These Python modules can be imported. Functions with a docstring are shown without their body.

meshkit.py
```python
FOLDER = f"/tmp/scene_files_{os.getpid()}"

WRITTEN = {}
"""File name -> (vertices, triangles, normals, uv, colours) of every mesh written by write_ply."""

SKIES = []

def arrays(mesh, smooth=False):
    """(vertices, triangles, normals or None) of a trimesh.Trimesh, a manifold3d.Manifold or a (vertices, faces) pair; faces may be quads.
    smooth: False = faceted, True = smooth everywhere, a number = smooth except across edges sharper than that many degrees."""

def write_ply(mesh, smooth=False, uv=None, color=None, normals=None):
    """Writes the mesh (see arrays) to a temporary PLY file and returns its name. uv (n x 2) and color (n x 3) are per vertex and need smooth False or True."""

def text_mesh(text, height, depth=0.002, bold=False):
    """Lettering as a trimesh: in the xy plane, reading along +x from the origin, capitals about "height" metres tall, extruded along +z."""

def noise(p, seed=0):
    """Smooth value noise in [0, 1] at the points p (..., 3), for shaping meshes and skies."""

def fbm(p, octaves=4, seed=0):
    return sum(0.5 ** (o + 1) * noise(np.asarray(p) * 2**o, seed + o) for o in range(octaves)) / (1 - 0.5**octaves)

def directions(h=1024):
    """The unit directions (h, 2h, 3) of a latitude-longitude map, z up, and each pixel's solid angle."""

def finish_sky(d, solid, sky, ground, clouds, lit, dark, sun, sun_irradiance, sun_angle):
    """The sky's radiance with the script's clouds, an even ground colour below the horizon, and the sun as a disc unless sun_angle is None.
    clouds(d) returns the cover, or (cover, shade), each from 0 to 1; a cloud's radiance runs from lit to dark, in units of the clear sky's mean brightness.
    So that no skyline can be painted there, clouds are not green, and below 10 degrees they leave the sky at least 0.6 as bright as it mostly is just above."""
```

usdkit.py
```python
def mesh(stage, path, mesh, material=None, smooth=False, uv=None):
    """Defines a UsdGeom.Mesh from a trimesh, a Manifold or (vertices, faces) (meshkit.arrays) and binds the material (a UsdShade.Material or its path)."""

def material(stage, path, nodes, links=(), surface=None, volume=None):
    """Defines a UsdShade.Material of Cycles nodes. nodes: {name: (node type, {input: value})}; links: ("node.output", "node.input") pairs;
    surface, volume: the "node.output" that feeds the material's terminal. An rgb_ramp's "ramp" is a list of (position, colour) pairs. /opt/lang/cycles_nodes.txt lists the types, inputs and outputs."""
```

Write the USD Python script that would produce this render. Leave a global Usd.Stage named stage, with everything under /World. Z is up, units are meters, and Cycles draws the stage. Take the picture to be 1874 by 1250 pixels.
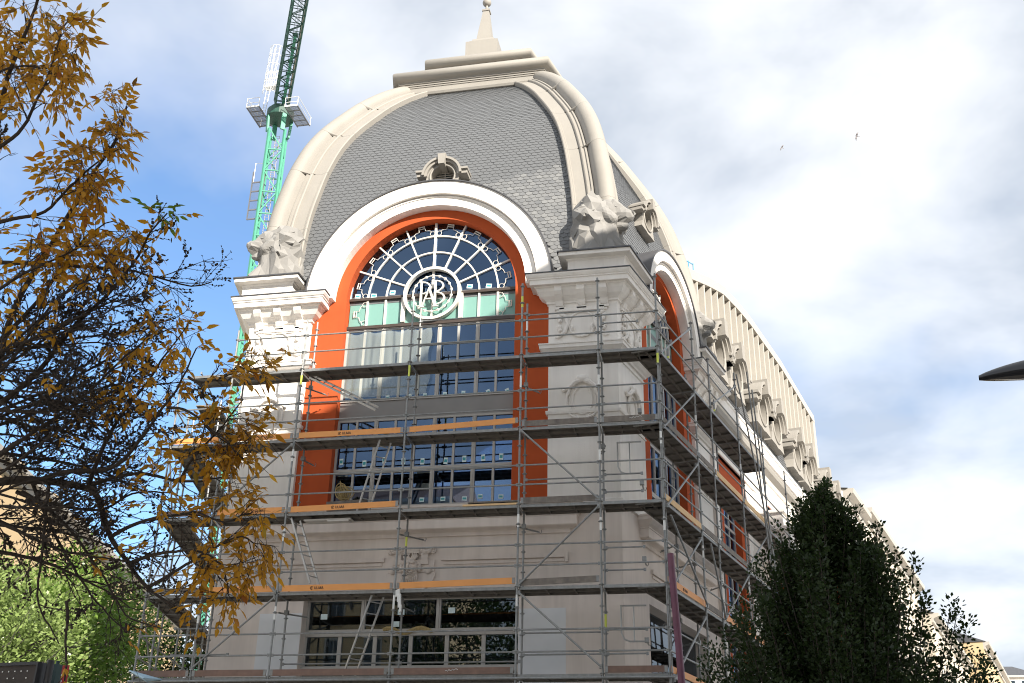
import math, random
import numpy as np, trimesh, usdkit, meshkit
from shapely.geometry import Polygon, Point, box as sbox
from shapely.ops import unary_union
from pxr import Usd, UsdGeom, UsdLux, UsdShade, Gf, Sdf


EXPOSURE = 2.05
SUNAZ, SUNEL, SUNI, SKYS = 42.0, 28.0, 0.62, 0.15
CLOUDLOC = (8.1, 0.4, 0.0)
COV0, COV1 = .36, .55
CLD0, CLD1, CLD2 = (1.10, 1.20, 1.34), (1.54, 1.60, 1.68), (1.90, 1.91, 1.92)
BLUE = (-.49, .715, .50, .93, .22, -.165)      # a clearing in the clouds: its direction, rim, depth, and the cover elsewhere
SKYTINT = (.29, .375, .44)
SHADEZ = 1.2

stage = Usd.Stage.CreateInMemory()
UsdGeom.SetStageUpAxis(stage, UsdGeom.Tokens.z)
UsdGeom.SetStageMetersPerUnit(stage, 1.0)
world = UsdGeom.Xform.Define(stage, '/World')
stage.SetDefaultPrim(world.GetPrim())
UsdGeom.Scope.Define(stage, '/World/Looks')

# ------------------------------------------------------------------ camera
CAM = np.array([11.054, -25.256, 1.634])
YAW, PITCH, ROLL = math.radians(-11.875), math.radians(25.343), math.radians(1.3154)
FPX = 2003.0                                    # focal length in pixels of a picture 1874 wide
_f = np.array([math.sin(YAW)*math.cos(PITCH), math.cos(YAW)*math.cos(PITCH), math.sin(PITCH)])
_r = np.array([math.cos(YAW), -math.sin(YAW), 0.0]); _u = np.cross(_r, _f)
CR = math.cos(ROLL)*_r + math.sin(ROLL)*_u
CU = -math.sin(ROLL)*_r + math.cos(ROLL)*_u
CF = _f
cam = UsdGeom.Camera.Define(stage, '/World/camera')
m = Gf.Matrix4d(*CR, 0, *CU, 0, *(-CF), 0, *CAM, 1)
cam.AddTransformOp().Set(m)
cam.CreateHorizontalApertureAttr(36.0)
cam.CreateVerticalApertureAttr(36.0*683/1024)
cam.CreateFocalLengthAttr(36.0*FPX/1874)
cam.CreateClippingRangeAttr(Gf.Vec2f(0.1, 5000))
cam.CreateExposureAttr(EXPOSURE)

# ------------------------------------------------------------------ sun and sky
SUN_AZ, SUN_EL = math.radians(SUNAZ), math.radians(SUNEL)   # azimuth measured from -y towards +x
SUND = np.array([math.cos(SUN_EL)*math.sin(SUN_AZ), -math.cos(SUN_EL)*math.cos(SUN_AZ), math.sin(SUN_EL)])
sun = UsdLux.DistantLight.Define(stage, '/World/sun')
sun.CreateIntensityAttr(SUNI); sun.CreateAngleAttr(0.53); sun.CreateColorAttr(Gf.Vec3f(1.0, 0.93, 0.83))
sun.CreateNormalizeAttr(True)
zax = SUND; xax = np.cross([0, 0, 1.0], zax); xax /= np.linalg.norm(xax); yax = np.cross(zax, xax)
sun.AddTransformOp().Set(Gf.Matrix4d(*xax, 0, *yax, 0, *zax, 0, 0, 0, 0, 1))

dome = UsdLux.DomeLight.Define(stage, '/World/sky')
dome.GetPrim().SetCustomDataByKey('kind', 'structure')
skym = usdkit.material(stage, '/World/Looks/sky_clouds', {
    'sky': ('sky_texture', {'sky_type': 'single_scattering', 'sun_disc': False, 'sun_elevation': SUN_EL,
                            'sun_rotation': math.atan2(SUND[0], SUND[1]), 'air_density': 1.0, 'aerosol_density': 1.5, 'ozone_density': 1.6}),
    'tc': ('texture_coordinate', {}),
    'sep': ('separate_xyz', {}),
    'zz': ('math', {'math_type': 'add', 'value2': 0.28}),
    'zm': ('math', {'math_type': 'maximum', 'value2': 0.12}),
    'dx': ('math', {'math_type': 'divide'}), 'dy': ('math', {'math_type': 'divide'}),
    'cmb': ('combine_xyz', {'z': 0.0}),
    'mp': ('mapping', {'location': CLOUDLOC, 'scale': (1.0, 1.0, 1.0)}),
    'n1': ('noise_texture', {'scale': 1.35, 'detail': 7.0, 'roughness': 0.47, 'distortion': 0.25}),
    'n2': ('noise_texture', {'scale': 3.1, 'detail': 6.0, 'roughness': 0.5, 'distortion': 0.2}),
    'bx': ('math', {'math_type': 'multiply', 'value2': BLUE[0]}), 'by': ('math', {'math_type': 'multiply', 'value2': BLUE[1]}), 'bz': ('math', {'math_type': 'multiply', 'value2': BLUE[2]}),
    'b1': ('math', {'math_type': 'add'}), 'b2': ('math', {'math_type': 'add'}),
    'bias': ('map_range', {'range_type': 'smoothstep', 'from_min': BLUE[3], 'from_max': 1.0, 'to_min': BLUE[5], 'to_max': BLUE[4], 'clamp': True}),
    'nb': ('math', {'math_type': 'subtract'}), 'tint': ('mix', {'mix_type': 'multiply', 'fac': 1.0, 'color2': SKYTINT}),
    'cov': ('rgb_ramp', {'ramp': [(0.0, (0.04, 0.04, 0.04)), (COV0, (0.07, 0.07, 0.07)), (COV1, (0.8, 0.8, 0.8)), (COV1+.1, (0.9,)*3), (1.0, (1, 1, 1))]}),
    'shade': ('rgb_ramp', {'ramp': [(0.0, CLD0), (0.40, CLD0), (0.52, CLD1), (0.64, CLD2), (1.0, CLD2)]}),
    'mx': ('mix', {}),
    'bg': ('background_shader', {'strength': SKYS}),
}, [('tc.generated', 'sep.vector'), ('sep.z', 'zz.value1'), ('zz.value', 'zm.value1'), ('sep.x', 'dx.value1'), ('zm.value', 'dx.value2'),
    ('sep.y', 'dy.value1'), ('zm.value', 'dy.value2'), ('dx.value', 'cmb.x'), ('dy.value', 'cmb.y'), ('cmb.vector', 'mp.vector'),
    ('mp.vector', 'n1.vector'), ('mp.vector', 'n2.vector'), ('sep.x', 'bx.value1'), ('sep.y', 'by.value1'), ('sep.z', 'bz.value1'), ('bx.value', 'b1.value1'), ('by.value', 'b1.value2'), ('b1.value', 'b2.value1'), ('bz.value', 'b2.value2'), ('b2.value', 'bias.value'), ('n1.fac', 'nb.value1'), ('bias.result', 'nb.value2'), ('nb.value', 'cov.fac'), ('n2.fac', 'shade.fac'),
    ('sky.color', 'tint.color1'), ('tint.color', 'mx.color1'), ('shade.color', 'mx.color2'), ('cov.color', 'mx.fac'), ('mx.color', 'bg.color')], surface='bg.background')
UsdShade.MaterialBindingAPI.Apply(dome.GetPrim()).Bind(skym)

# ------------------------------------------------------------------ geometry helpers
def ray(x, y):
    d = CR*((x-937)/FPX) - CU*((y-625)/FPX) + CF
    return d
def on_y(x, y, Y): d = ray(x, y); return CAM + d*(Y-CAM[1])/d[1]
def at_dist(x, y, r): d = ray(x, y); return CAM + d*(r/np.linalg.norm(d))

class Frame:
    """local (a along the wall, d outward, z up) -> world"""
    def __init__(s, o, a, d): s.o, s.a, s.d = np.array(o, float), np.array(a, float), np.array(d, float)
    def __call__(s, v):
        v = np.asarray(v, float)
        return s.o + v[..., 0:1]*s.a + v[..., 1:2]*s.d + v[..., 2:3]*np.array([0, 0, 1.0])
ANG = math.radians(74.93)
SV = np.array([math.cos(ANG), math.sin(ANG), 0]); SNV = np.array([math.sin(ANG), -math.cos(ANG), 0])
P5 = np.array([9.5, 0, 0])
FRONT = Frame((0, 1.5, 0), (1, 0, 0), (0, -1, 0))
SIDE = Frame(P5 - 1.5*SNV, SV, SNV)                       # a = s along the side street
SCF = Frame((0, 0, 0), (1, 0, 0), (0, -1, 0))             # scaffold line, front
SCS = Frame(P5, SV, SNV)
XC = 2.95
SL = np.array([-SV[0], SV[1], 0]); SNL = np.array([-SNV[0], SNV[1], 0])
SCL = Frame((-3.5, 0, 0), SL, SNL)                        # left side street

class MB:
    def __init__(s, frame=None): s.v, s.f, s.n, s.fr = [], [], 0, frame
    def add(s, v, f, frame='own', closed=True):
        v = np.asarray(v, float); f = np.asarray(f, int)
        if f.ndim == 2 and f.shape[1] == 4: f = np.vstack([f[:, [0, 1, 2]], f[:, [0, 2, 3]]])
        fr = s.fr if frame == 'own' else frame
        if fr is not None: v = fr(v)
        if closed:
            a, b, c = v[f[:, 0]], v[f[:, 1]], v[f[:, 2]]
            if np.einsum('ij,ij->i', a-v[0], np.cross(b-v[0], c-v[0])).sum() < 0: f = f[:, ::-1]
        s.v.append(v); s.f.append(f + s.n); s.n += len(v); return s
    def mesh(s, tm, **k): return s.add(tm.vertices, tm.faces, **k)
    BF = np.array([[0, 1, 3, 2], [4, 6, 7, 5], [0, 4, 5, 1], [2, 3, 7, 6], [0, 2, 6, 4], [1, 5, 7, 3]])
    def box(s, lo, hi, **k):
        v = [(x, y, z) for x in (lo[0], hi[0]) for y in (lo[1], hi[1]) for z in (lo[2], hi[2])]
        return s.add(v, MB.BF, **k)
    def obox(s, c, ax, ay, az, **k):
        c, ax, ay, az = map(lambda q: np.asarray(q, float), (c, ax, ay, az))
        v = [c + i*ax + j*ay + l*az for i in (-1, 1) for j in (-1, 1) for l in (-1, 1)]
        return s.add(v, MB.BF, **k)
    def bar(s, p, q, w, h, up=(0, 0, 1), **k):
        p, q = np.asarray(p, float), np.asarray(q, float); d = q-p
        x = np.cross(d, up)
        if np.linalg.norm(x) < 1e-6: x = np.cross(d, (1, 0, 0))
        x /= np.linalg.norm(x); y = np.cross(x, d); y /= np.linalg.norm(y)
        return s.obox((p+q)/2, d/2, x*w/2, y*h/2, **k)
    def tube(s, p, q, r, n=7, r2=None, caps=True, **k):
        return s.path([p, q], [r, r if r2 is None else r2], n, caps, **k)
    def path(s, pts, rad, n=7, caps=True, **k):
        pts = np.asarray(pts, float); m_ = len(pts)
        rad = np.full(m_, rad, float) if np.ndim(rad) == 0 else np.asarray(rad, float)
        t = np.gradient(pts, axis=0); t /= np.linalg.norm(t, axis=1, keepdims=True)+1e-12
        ref = np.array([0, 0, 1.0]) if abs(t[0][2]) < .9 else np.array([1.0, 0, 0])
        u = np.cross(t[0], ref); u /= np.linalg.norm(u)
        ang = np.arange(n)*2*math.pi/n; V = []
        for i in range(m_):
            u = u - t[i]*u.dot(t[i]); u /= np.linalg.norm(u); w = np.cross(t[i], u)
            V.append(pts[i] + rad[i]*(np.cos(ang)[:, None]*u + np.sin(ang)[:, None]*w))
        V = np.vstack(V); F = []
        for i in range(m_-1):
            for j in range(n):
                a, b = i*n+j, i*n+(j+1) % n; F += [[a, b, b+n], [a, b+n, a+n]]
        if caps:
            for j in range(1, n-1): F += [[0, j+1, j], [(m_-1)*n, (m_-1)*n+j, (m_-1)*n+j+1]]
        return s.add(V, F, **k)
    def poly(s, pg, d0, d1, **k):
        """shapely polygon in (a, z) extruded from d0 to d1"""
        for g in getattr(pg, 'geoms', [pg]):
            if g.is_empty or g.area < 1e-6: continue
            t = trimesh.creation.extrude_polygon(g, 1.0, engine='earcut')
            v = np.array(t.vertices); s.add(np.stack([v[:, 0], d0+(d1-d0)*v[:, 2], v[:, 1]], 1), t.faces, **k)
        return s
    def slab(s, pg, z0, z1, **k):
        for g in getattr(pg, 'geoms', [pg]):
            t = trimesh.creation.extrude_polygon(g, 1.0, engine='earcut')
            v = np.array(t.vertices); s.add(np.stack([v[:, 0], v[:, 1], z0+(z1-z0)*v[:, 2]], 1), t.faces, **k)
        return s
    def extr_a(s, prof, a0, a1, **k):
        """closed profile of (d, z) points extruded along a"""
        t = trimesh.creation.extrude_polygon(Polygon(prof).buffer(0), 1.0, engine='earcut')
        v = np.array(t.vertices); return s.add(np.stack([a0+(a1-a0)*v[:, 2], v[:, 0], v[:, 1]], 1), t.faces, **k)
    def sweep(s, path, prof, **k):
        """moulding: closed profile of (outward offset, z) mitred along an open plan polyline; outward is on the right of travel"""
        p = np.asarray(path, float); seg = np.diff(p, axis=0); seg /= np.linalg.norm(seg, axis=1, keepdims=True)
        nn = np.stack([seg[:, 1], -seg[:, 0]], 1); mit = [nn[0]]
        for i in range(1, len(p)-1): mit.append((nn[i-1]+nn[i])/(1+nn[i-1].dot(nn[i])))
        mit.append(nn[-1]); q = np.asarray(prof, float); m_ = len(q)
        V = np.vstack([np.column_stack([p[i] + q[:, :1]*mit[i], q[:, 1]]) for i in range(len(p))])
        F = []
        for i in range(len(p)-1):
            for j in range(m_):
                a, b = i*m_+j, i*m_+(j+1) % m_; F += [[a, b, b+m_], [a, b+m_, a+m_]]
        tri = trimesh.creation.triangulate_polygon(Polygon(q), engine='earcut')
        tv, tf = tri
        if len(tv) == m_ and np.allclose(tv, q):
            F += [list(x) for x in tf[:, ::-1]] + [list(x+(len(p)-1)*m_) for x in tf]
        return s.add(V, F, **k)
    def arrays(s): return np.vstack(s.v), np.vstack(s.f)

USED, LOC = {}, {}
def uname(parent, name):
    k = USED.get((parent, name), 0); USED[(parent, name)] = k+1
    return name if k == 0 else f'{name}_{k:03d}'
def meta(prim, label=None, cat=None, group=None, kind=None):
    for key, val in (('label', label), ('category', cat), ('group', group), ('kind', kind)):
        if val: prim.SetCustomDataByKey(key, val)
def thing(name, label, cat, loc=(0, 0, 0), group=None):
    path = '/World/' + uname('/World', name)
    x = UsdGeom.Xform.Define(stage, path); x.AddTranslateOp().Set(Gf.Vec3d(*map(float, loc)))
    meta(x.GetPrim(), label, cat, group); LOC[path] = np.array(loc, float); return path
def part(name, mb, mat, parent='/World', smooth=False, label=None, cat=None, group=None, kind=None):
    path = parent + '/' + uname(parent, name)
    v, f = mb.arrays() if isinstance(mb, MB) else mb
    loc = LOC.get(parent, np.zeros(3)); LOC[path] = loc
    g = usdkit.mesh(stage, path, (v-loc, f), M[mat] if isinstance(mat, str) else mat, smooth=smooth)
    meta(g.GetPrim(), label, cat, group, kind); return path
def node(name, parent, label=None):
    path = parent + '/' + uname(parent, name); x = UsdGeom.Xform.Define(stage, path); LOC[path] = LOC.get(parent, np.zeros(3))
    meta(x.GetPrim(), label); return path

# ------------------------------------------------------------------ materials
M = {}
def pm(name, col, rough=.6, var=.08, scale=2.5, bump=0., bscale=60., metal=0., spec=.5, streak=0., dirt=None, coat=0.):
    col = np.array(col, float)
    n = {'geo': ('geometry', {}), 'mp': ('mapping', {'scale': (1, 1, 1.0)}),
         'n': ('noise_texture', {'scale': scale, 'detail': 6.0, 'roughness': .6}),
         'r': ('rgb_ramp', {'ramp': [(0.25, tuple(np.clip(col*(1-var), 0, 1))), (0.5, tuple(col)), (0.75, tuple(np.clip(col*(1+var), 0, 1)))]}),
         'p': ('principled_bsdf', {'roughness': rough, 'metallic': metal, 'specular_ior_level': spec, 'coat_weight': coat})}
    l = [('geo.position', 'mp.vector'), ('mp.vector', 'n.vector'), ('n.fac', 'r.fac')]
    out = 'r.color'
    if streak or dirt is not None:
        n['mp2'] = ('mapping', {'scale': (2.2, 2.2, .16)})
        n['n2'] = ('noise_texture', {'scale': 1.6, 'detail': 5.0, 'roughness': .65})
        n['r2'] = ('rgb_ramp', {'ramp': [(.42, (0, 0, 0)), (.72, (streak,)*3)]})
        n['mx'] = ('mix', {'color2': tuple(dirt if dirt is not None else col*.55)})
        l += [('geo.position', 'mp2.vector'), ('mp2.vector', 'n2.vector'), ('n2.fac', 'r2.fac'), ('r2.color', 'mx.fac'), (out, 'mx.color1')]
        out = 'mx.color'
    l.append((out, 'p.base_color'))
    if bump:
        n['bn'] = ('noise_texture', {'scale': bscale, 'detail': 4.0}); n['b'] = ('bump', {'strength': bump, 'distance': .02})
        l += [('geo.position', 'bn.vector'), ('bn.fac', 'b.height'), ('b.normal', 'p.normal')]
    M[name] = usdkit.material(stage, '/World/Looks/'+name, n, l, surface='p.BSDF')
def leafm(name, cols, trans=.35, rough=.45):
    """leaf colours vary from leaf to leaf"""
    st = [(i/(len(cols)-1), c) for i, c in enumerate(cols)]
    M[name] = usdkit.material(stage, '/World/Looks/'+name, {
        'geo': ('geometry', {}), 'oi': ('object_info', {}), 'ad': ('math', {'math_type': 'add'}), 'fr': ('math', {'math_type': 'fraction'}),
        'r': ('rgb_ramp', {'ramp': st}), 'p': ('principled_bsdf', {'roughness': rough, 'specular_ior_level': .35}),
        't': ('translucent_bsdf', {}), 'm': ('mix_closure', {'fac': trans})},
        [('geo.random_per_island', 'ad.value1'), ('oi.random', 'ad.value2'), ('ad.value', 'fr.value1'), ('fr.value', 'r.fac'), ('r.color', 'p.base_color'), ('r.color', 't.color'), ('p.BSDF', 'm.closure1'), ('t.BSDF', 'm.closure2')], surface='m.closure')
def glassm(name, ior, tint, body=(.9, .95, 1.0)):
    M[name] = usdkit.material(stage, '/World/Looks/'+name, {
        'f': ('fresnel', {'IOR': ior}), 't': ('transparent_bsdf', {'color': body}), 'g': ('glossy_bsdf', {'color': tint, 'roughness': .012}),
        'm': ('mix_closure', {})}, [('f.fac', 'm.fac'), ('t.BSDF', 'm.closure1'), ('g.BSDF', 'm.closure2')], surface='m.closure')
pm('white_plaster', (.80, .765, .715), .8, .05, 1.2, .15, 45, spec=.3, streak=.26, dirt=(.48, .43, .38))
pm('stucco', (.69, .615, .555), .85, .09, .8, .2, 50, spec=.3, streak=.34, dirt=(.46, .40, .355))
pm('primer', (.66, .67, .68), .85, .06, 1.6, .1, 50)
pm('rib_stone', (.275, .257, .228), .7, .05, 1.3, .1, 30, streak=.12, dirt=(.20, .18, .155))
pm('lion_stone', (.23, .222, .208), .75, .05, 2.5, .05, 50)
pm('fin_white', (.40, .372, .325), .6, .03, .8)
pm('red_paint', (.43, .083, .026), .85, .07, 1.1, .1, 30, spec=.15, streak=.22, dirt=(.30, .055, .022))
pm('mint_panel', (.17, .33, .285), .3, .03, 1.0)
pm('window_frame', (.40, .38, .35), .45, .05, 4)
pm('fan_white', (.62, .595, .54), .4, .03, 4)
pm('dark_steel', (.055, .04, .032), .45, .1, 4)
pm('spandrel', (.23, .22, .21), .6, .08, 2)
pm('zinc', (.09, .09, .095), .45, .12, 3, metal=.3)
for i, c in enumerate([(.150, .153, .155), (.170, .173, .173), (.132, .136, .14), (.19, .192, .19)]):
    pm(['slate_a', 'slate_b', 'slate_c', 'slate_d'][i], c, .5, .12, 9, .05, 80)
M['slate_mix'] = usdkit.material(stage, '/World/Looks/slate_mix', {
    'geo': ('geometry', {}), 'r': ('rgb_ramp', {'ramp': [(0, (.118, .122, .126)), (.35, (.147, .150, .152)), (.7, (.165, .168, .168)), (.93, (.185, .187, .184)), (1, (.24, .24, .232))]}),
    'n': ('noise_texture', {'scale': 9., 'detail': 5.}), 'mx': ('mix', {'mix_type': 'multiply', 'fac': .35}),
    'p': ('principled_bsdf', {'roughness': .5})},
    [('geo.random_per_island', 'r.fac'), ('r.color', 'mx.color1'), ('geo.position', 'n.vector'), ('n.color', 'mx.color2'), ('r.color', 'p.base_color')], surface='p.BSDF')
pm('galvanised', (.25, .256, .25), .42, .22, 14, metal=.35, streak=.5, dirt=(.15, .14, .125))
pm('deck_steel', (.17, .155, .135), .6, .25, 6, metal=.2, streak=.4, dirt=(.07, .06, .05))
pm('orange_board', (.70, .30, .085), .55, .08, 3)
pm('pale_board', (.66, .44, .22), .7, .1, 4)
pm('grey_board', (.19, .165, .14), .8, .35, 7, streak=.6, dirt=(.08, .07, .065))
pm('brown_board', (.20, .125, .095), .8, .2, 6, streak=.4, dirt=(.11, .075, .06))
pm('aluminium', (.50, .50, .49), .35, .08, 9, metal=.5)
pm('ink', (.06, .03, .015), .7, 0)
pm('white_ink', (.75, .75, .72), .6, 0)
pm('yellow_band', (.62, .68, .10), .5, .05)
pm('crane_green', (.075, .29, .195), .45, .1, 1.5, streak=.3, dirt=(.07, .26, .17))
pm('crane_dark', (.02, .07, .05), .5, .15, 2)
pm('crane_white', (.72, .72, .70), .5, .05)
pm('crane_grey', (.12, .12, .125), .5, .1)
pm('crane_beige', (.42, .37, .30), .5, .1)
pm('bark', (.040, .030, .023), .9, .35, 18, .5, 60)
pm('bark_grey', (.09, .08, .07), .9, .3, 12, .5, 50)
leafm('autumn_leaf', [(.54, .24, .014), (.62, .32, .018), (.42, .135, .011), (.66, .38, .024), (.26, .07, .010), (.58, .27, .016), (.48, .25, .018), (.30, .22, .03), (.14, .05, .012)], .45)
leafm('green_tip', [(.12, .20, .03), (.20, .26, .04), (.10, .16, .03)], .4)
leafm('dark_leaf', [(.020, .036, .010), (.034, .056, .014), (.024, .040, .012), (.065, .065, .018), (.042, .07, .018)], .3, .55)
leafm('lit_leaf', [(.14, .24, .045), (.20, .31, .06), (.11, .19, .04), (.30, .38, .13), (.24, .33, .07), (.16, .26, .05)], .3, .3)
leafm('shrub_leaf', [(.03, .05, .018), (.05, .08, .025), (.04, .06, .02)], .25)
glassm('glass', 2.5, (.42, .64, 1.0), (.55, .62, .68))
glassm('shop_glass', 1.9, (.8, .9, 1.0), (.45, .5, .5))
M['plastic_sheet'] = usdkit.material(stage, '/World/Looks/plastic_sheet', {
    't': ('transparent_bsdf', {'color': (.97, .98, .97)}), 'p': ('principled_bsdf', {'base_color': (.55, .60, .54), 'roughness': .22}), 'm': ('mix_closure', {'fac': .26})},
    [('t.BSDF', 'm.closure1'), ('p.BSDF', 'm.closure2')], surface='m.closure')
pm('sticker_paper', (.62, .74, .74), .6, .03)
pm('sticker_teal', (.05, .30, .33), .6, .03)
pm('dark_room', (.035, .032, .03), .9, .2)
pm('asphalt', (.05, .05, .052), .9, .2, 4, .3, 90)
pm('paving', (.42, .40, .37), .85, .12, 3, .2, 40)
pm('kerb_stone', (.33, .32, .30), .8, .1, 4)
pm('road_paint', (.72, .72, .69), .7, .1, 8)
pm('sand_wall', (.50, .37, .21), .85, .06, .6)
pm('cream_wall', (.46, .41, .33), .85, .06, .6)
pm('grey_wall', (.52, .49, .45), .85, .06, .6)
pm('tile_roof', (.24, .12, .075), .85, .2, 3)
pm('shutter', (.11, .10, .09), .6, .1)
pm('lamp_grey', (.035, .035, .038), .35, .1)
pm('lamp_lens', (.14, .13, .12), .15, .1)
pm('hose', (.14, .045, .075), .5, .15, 5)
pm('tarp', (.38, .55, .66), .6, .1)
pm('sign_brown', (.045, .035, .03), .5, .2, 6, metal=.3)
pm('sign_green', (.02, .05, .048), .5, .1)
pm('banner_red', (.42, .03, .028), .6, .1)
pm('rope', (.36, .27, .12), .9, .25, 20)
pm('bird', (.20, .18, .18), .8, .2)
pm('blue_rail', (.08, .30, .48), .4, .05)
pm('net_green', (.18, .55, .42), .7, .1)
# ------------------------------------------------------------------ ground
gm = MB().box((-400, -400, -.3), (400, 400, 0)); part('ground', gm, 'paving', kind='structure')
side_mid = P5 + 9.0*SNV
rd = MB(Frame(side_mid, SV, SNV)); rd.box((-120, -4.2, .004), (160, 4.2, .008)); part('road', rd, 'asphalt', kind='structure')
kb = MB(Frame(side_mid, SV, SNV)); kb.box((-10, -4.5, 0), (150, -4.2, .13)); part('kerb', kb, 'kerb_stone', kind='structure')
mk = MB(Frame(side_mid, SV, SNV))
for k in range(24): mk.box((-8+6*k, -.06, .012), (-5+6*k, .06, .016))
part('road_marking', mk, 'road_paint', kind='structure')

# ------------------------------------------------------------------ the corner building
B = thing('corner_building', 'ornate corner building with grey slate dome roof, orange arch and scaffolding round it', 'building', (XC, 6, 0))
YB, WB = 9.85, .45                         # back wall of the corner pavilion, share of the inset its roof side takes
CR_ = np.array([8.35, 1.5]); CL_ = np.array([-2.45, 1.5])
def lineint(p, d, q, e):
    t = np.linalg.solve(np.array([[d[0], -e[0]], [d[1], -e[1]]]), np.asarray(q)-np.asarray(p)); return np.asarray(p)+t[0]*np.asarray(d)
S2, N2 = SV[:2], SNV[:2]; SL2, NL2 = SL[:2], SNL[:2]
def corners(w):
    """plan corners of the roof at inset w: front right, back right, back left, front left"""
    fr = lineint((0, 1.5+w), (1, 0), CR_-w*N2, S2); br = lineint((0, YB-WB*w), (1, 0), CR_-w*N2, S2)
    fl = np.array([2*XC-fr[0], fr[1]]); bl = np.array([2*XC-br[0], br[1]]); return fr, br, bl, fl
# walls
def rect(a0, z0, a1, z1): return sbox(a0, z0, a1, z1)
def arch(ac, zc, r, z0, n=48):
    th = np.linspace(0, math.pi, n); q = [(ac+r*math.cos(t), zc+r*math.sin(t)) for t in th]; return Polygon(q if z0 >= zc else [(ac+r, z0)] + q + [(ac-r, z0)])
OPW, ZC, RIN = 3.5, 16.34, 2.52
wp = rect(-2.45, 0, 8.35, 16.4).difference(rect(XC-OPW, 10.0, XC+OPW, 16.5)).difference(rect(.1, 4.2, 5.75, 7.68))
part('wall', MB(FRONT).poly(wp, -.5, 0), 'stucco', B)
SC, SZC, SOP, SRI = 5.47, 16.7, 2.38, 1.62   # side bay
wp = rect(1.15, 0, 9.8, 16.4).difference(rect(SC-SOP, 10.0, SC+SOP, 16.5)).difference(rect(3.0, 4.2, 8.0, 7.68))
part('wall', MB(SIDE).poly(wp, -.5, -.001), 'stucco', B)
br0 = corners(0)
lw = MB(); lw.slab(Polygon([br0[3]+(.0, .002), br0[3]+(.5, .45), br0[2]+(.5, 0), br0[2]]), 0, 16.4); part('wall', lw, 'stucco', B)
bw = MB(); bw.slab(Polygon([br0[2]+(.01, 0), br0[1]-(.01, 0), br0[1]-(.01, .4), br0[2]-(-.01, .4)]), 0, 16.4); part('wall', bw, 'stucco', B)
# dark interior: floors and a core, so that the glass looks into rooms
inn = MB()
q = Polygon([br0[0]+(-1, .6), br0[1]+(-1, -.6), br0[2]+(1, -.6), br0[3]+(1, .6)])
for z in (4.0, 8.2, 12.72): inn.slab(q, z, z+.3)
inn.slab(q.buffer(-1.2), 19.4, 19.6)
inn.slab(q.buffer(-2.2), .1, 19.3); part('interior', inn, 'dark_room', B)

# piers: outline of plan (outward is right of travel)
SW = lambda s, d: (SIDE(np.array([[s, d, 0.]]))[0])[:2]
pier_paths = {
    'right': [(XC+OPW, 2.0), (XC+OPW, 1.5), tuple(CR_), tuple(SW(3.09, 0)), tuple(SW(3.09, -.5))],
    'left': [tuple(np.array([2*XC, 0])+np.array([-1, 1])*np.array(SW(3.0, 0))), tuple(CL_), (XC-OPW, 1.5), (XC-OPW, 2.0)],
    'far': [tuple(SW(7.85, -.5)), tuple(SW(7.85, 0)), tuple(SW(9.8, 0)), tuple(SW(9.8, 0)+np.array([-2.0, .0]))],
}
CORN = [(0, 15.62), (.05, 15.64), (.05, 15.69), (.10, 15.74), (.20, 15.80), (.28, 15.92), (.31, 16.0), (.36, 16.02), (.36, 16.05), (.46, 16.05), (.46, 16.19), (.49, 16.20), (.49, 16.235), (.52, 16.25), (.56, 16.31), (.56, 16.355), (-.3, 16.355), (-.3, 15.62)]
CAPP = [(-.28, 16.357), (.585, 16.357), (.585, 16.385), (-.28, 16.385)]
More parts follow.
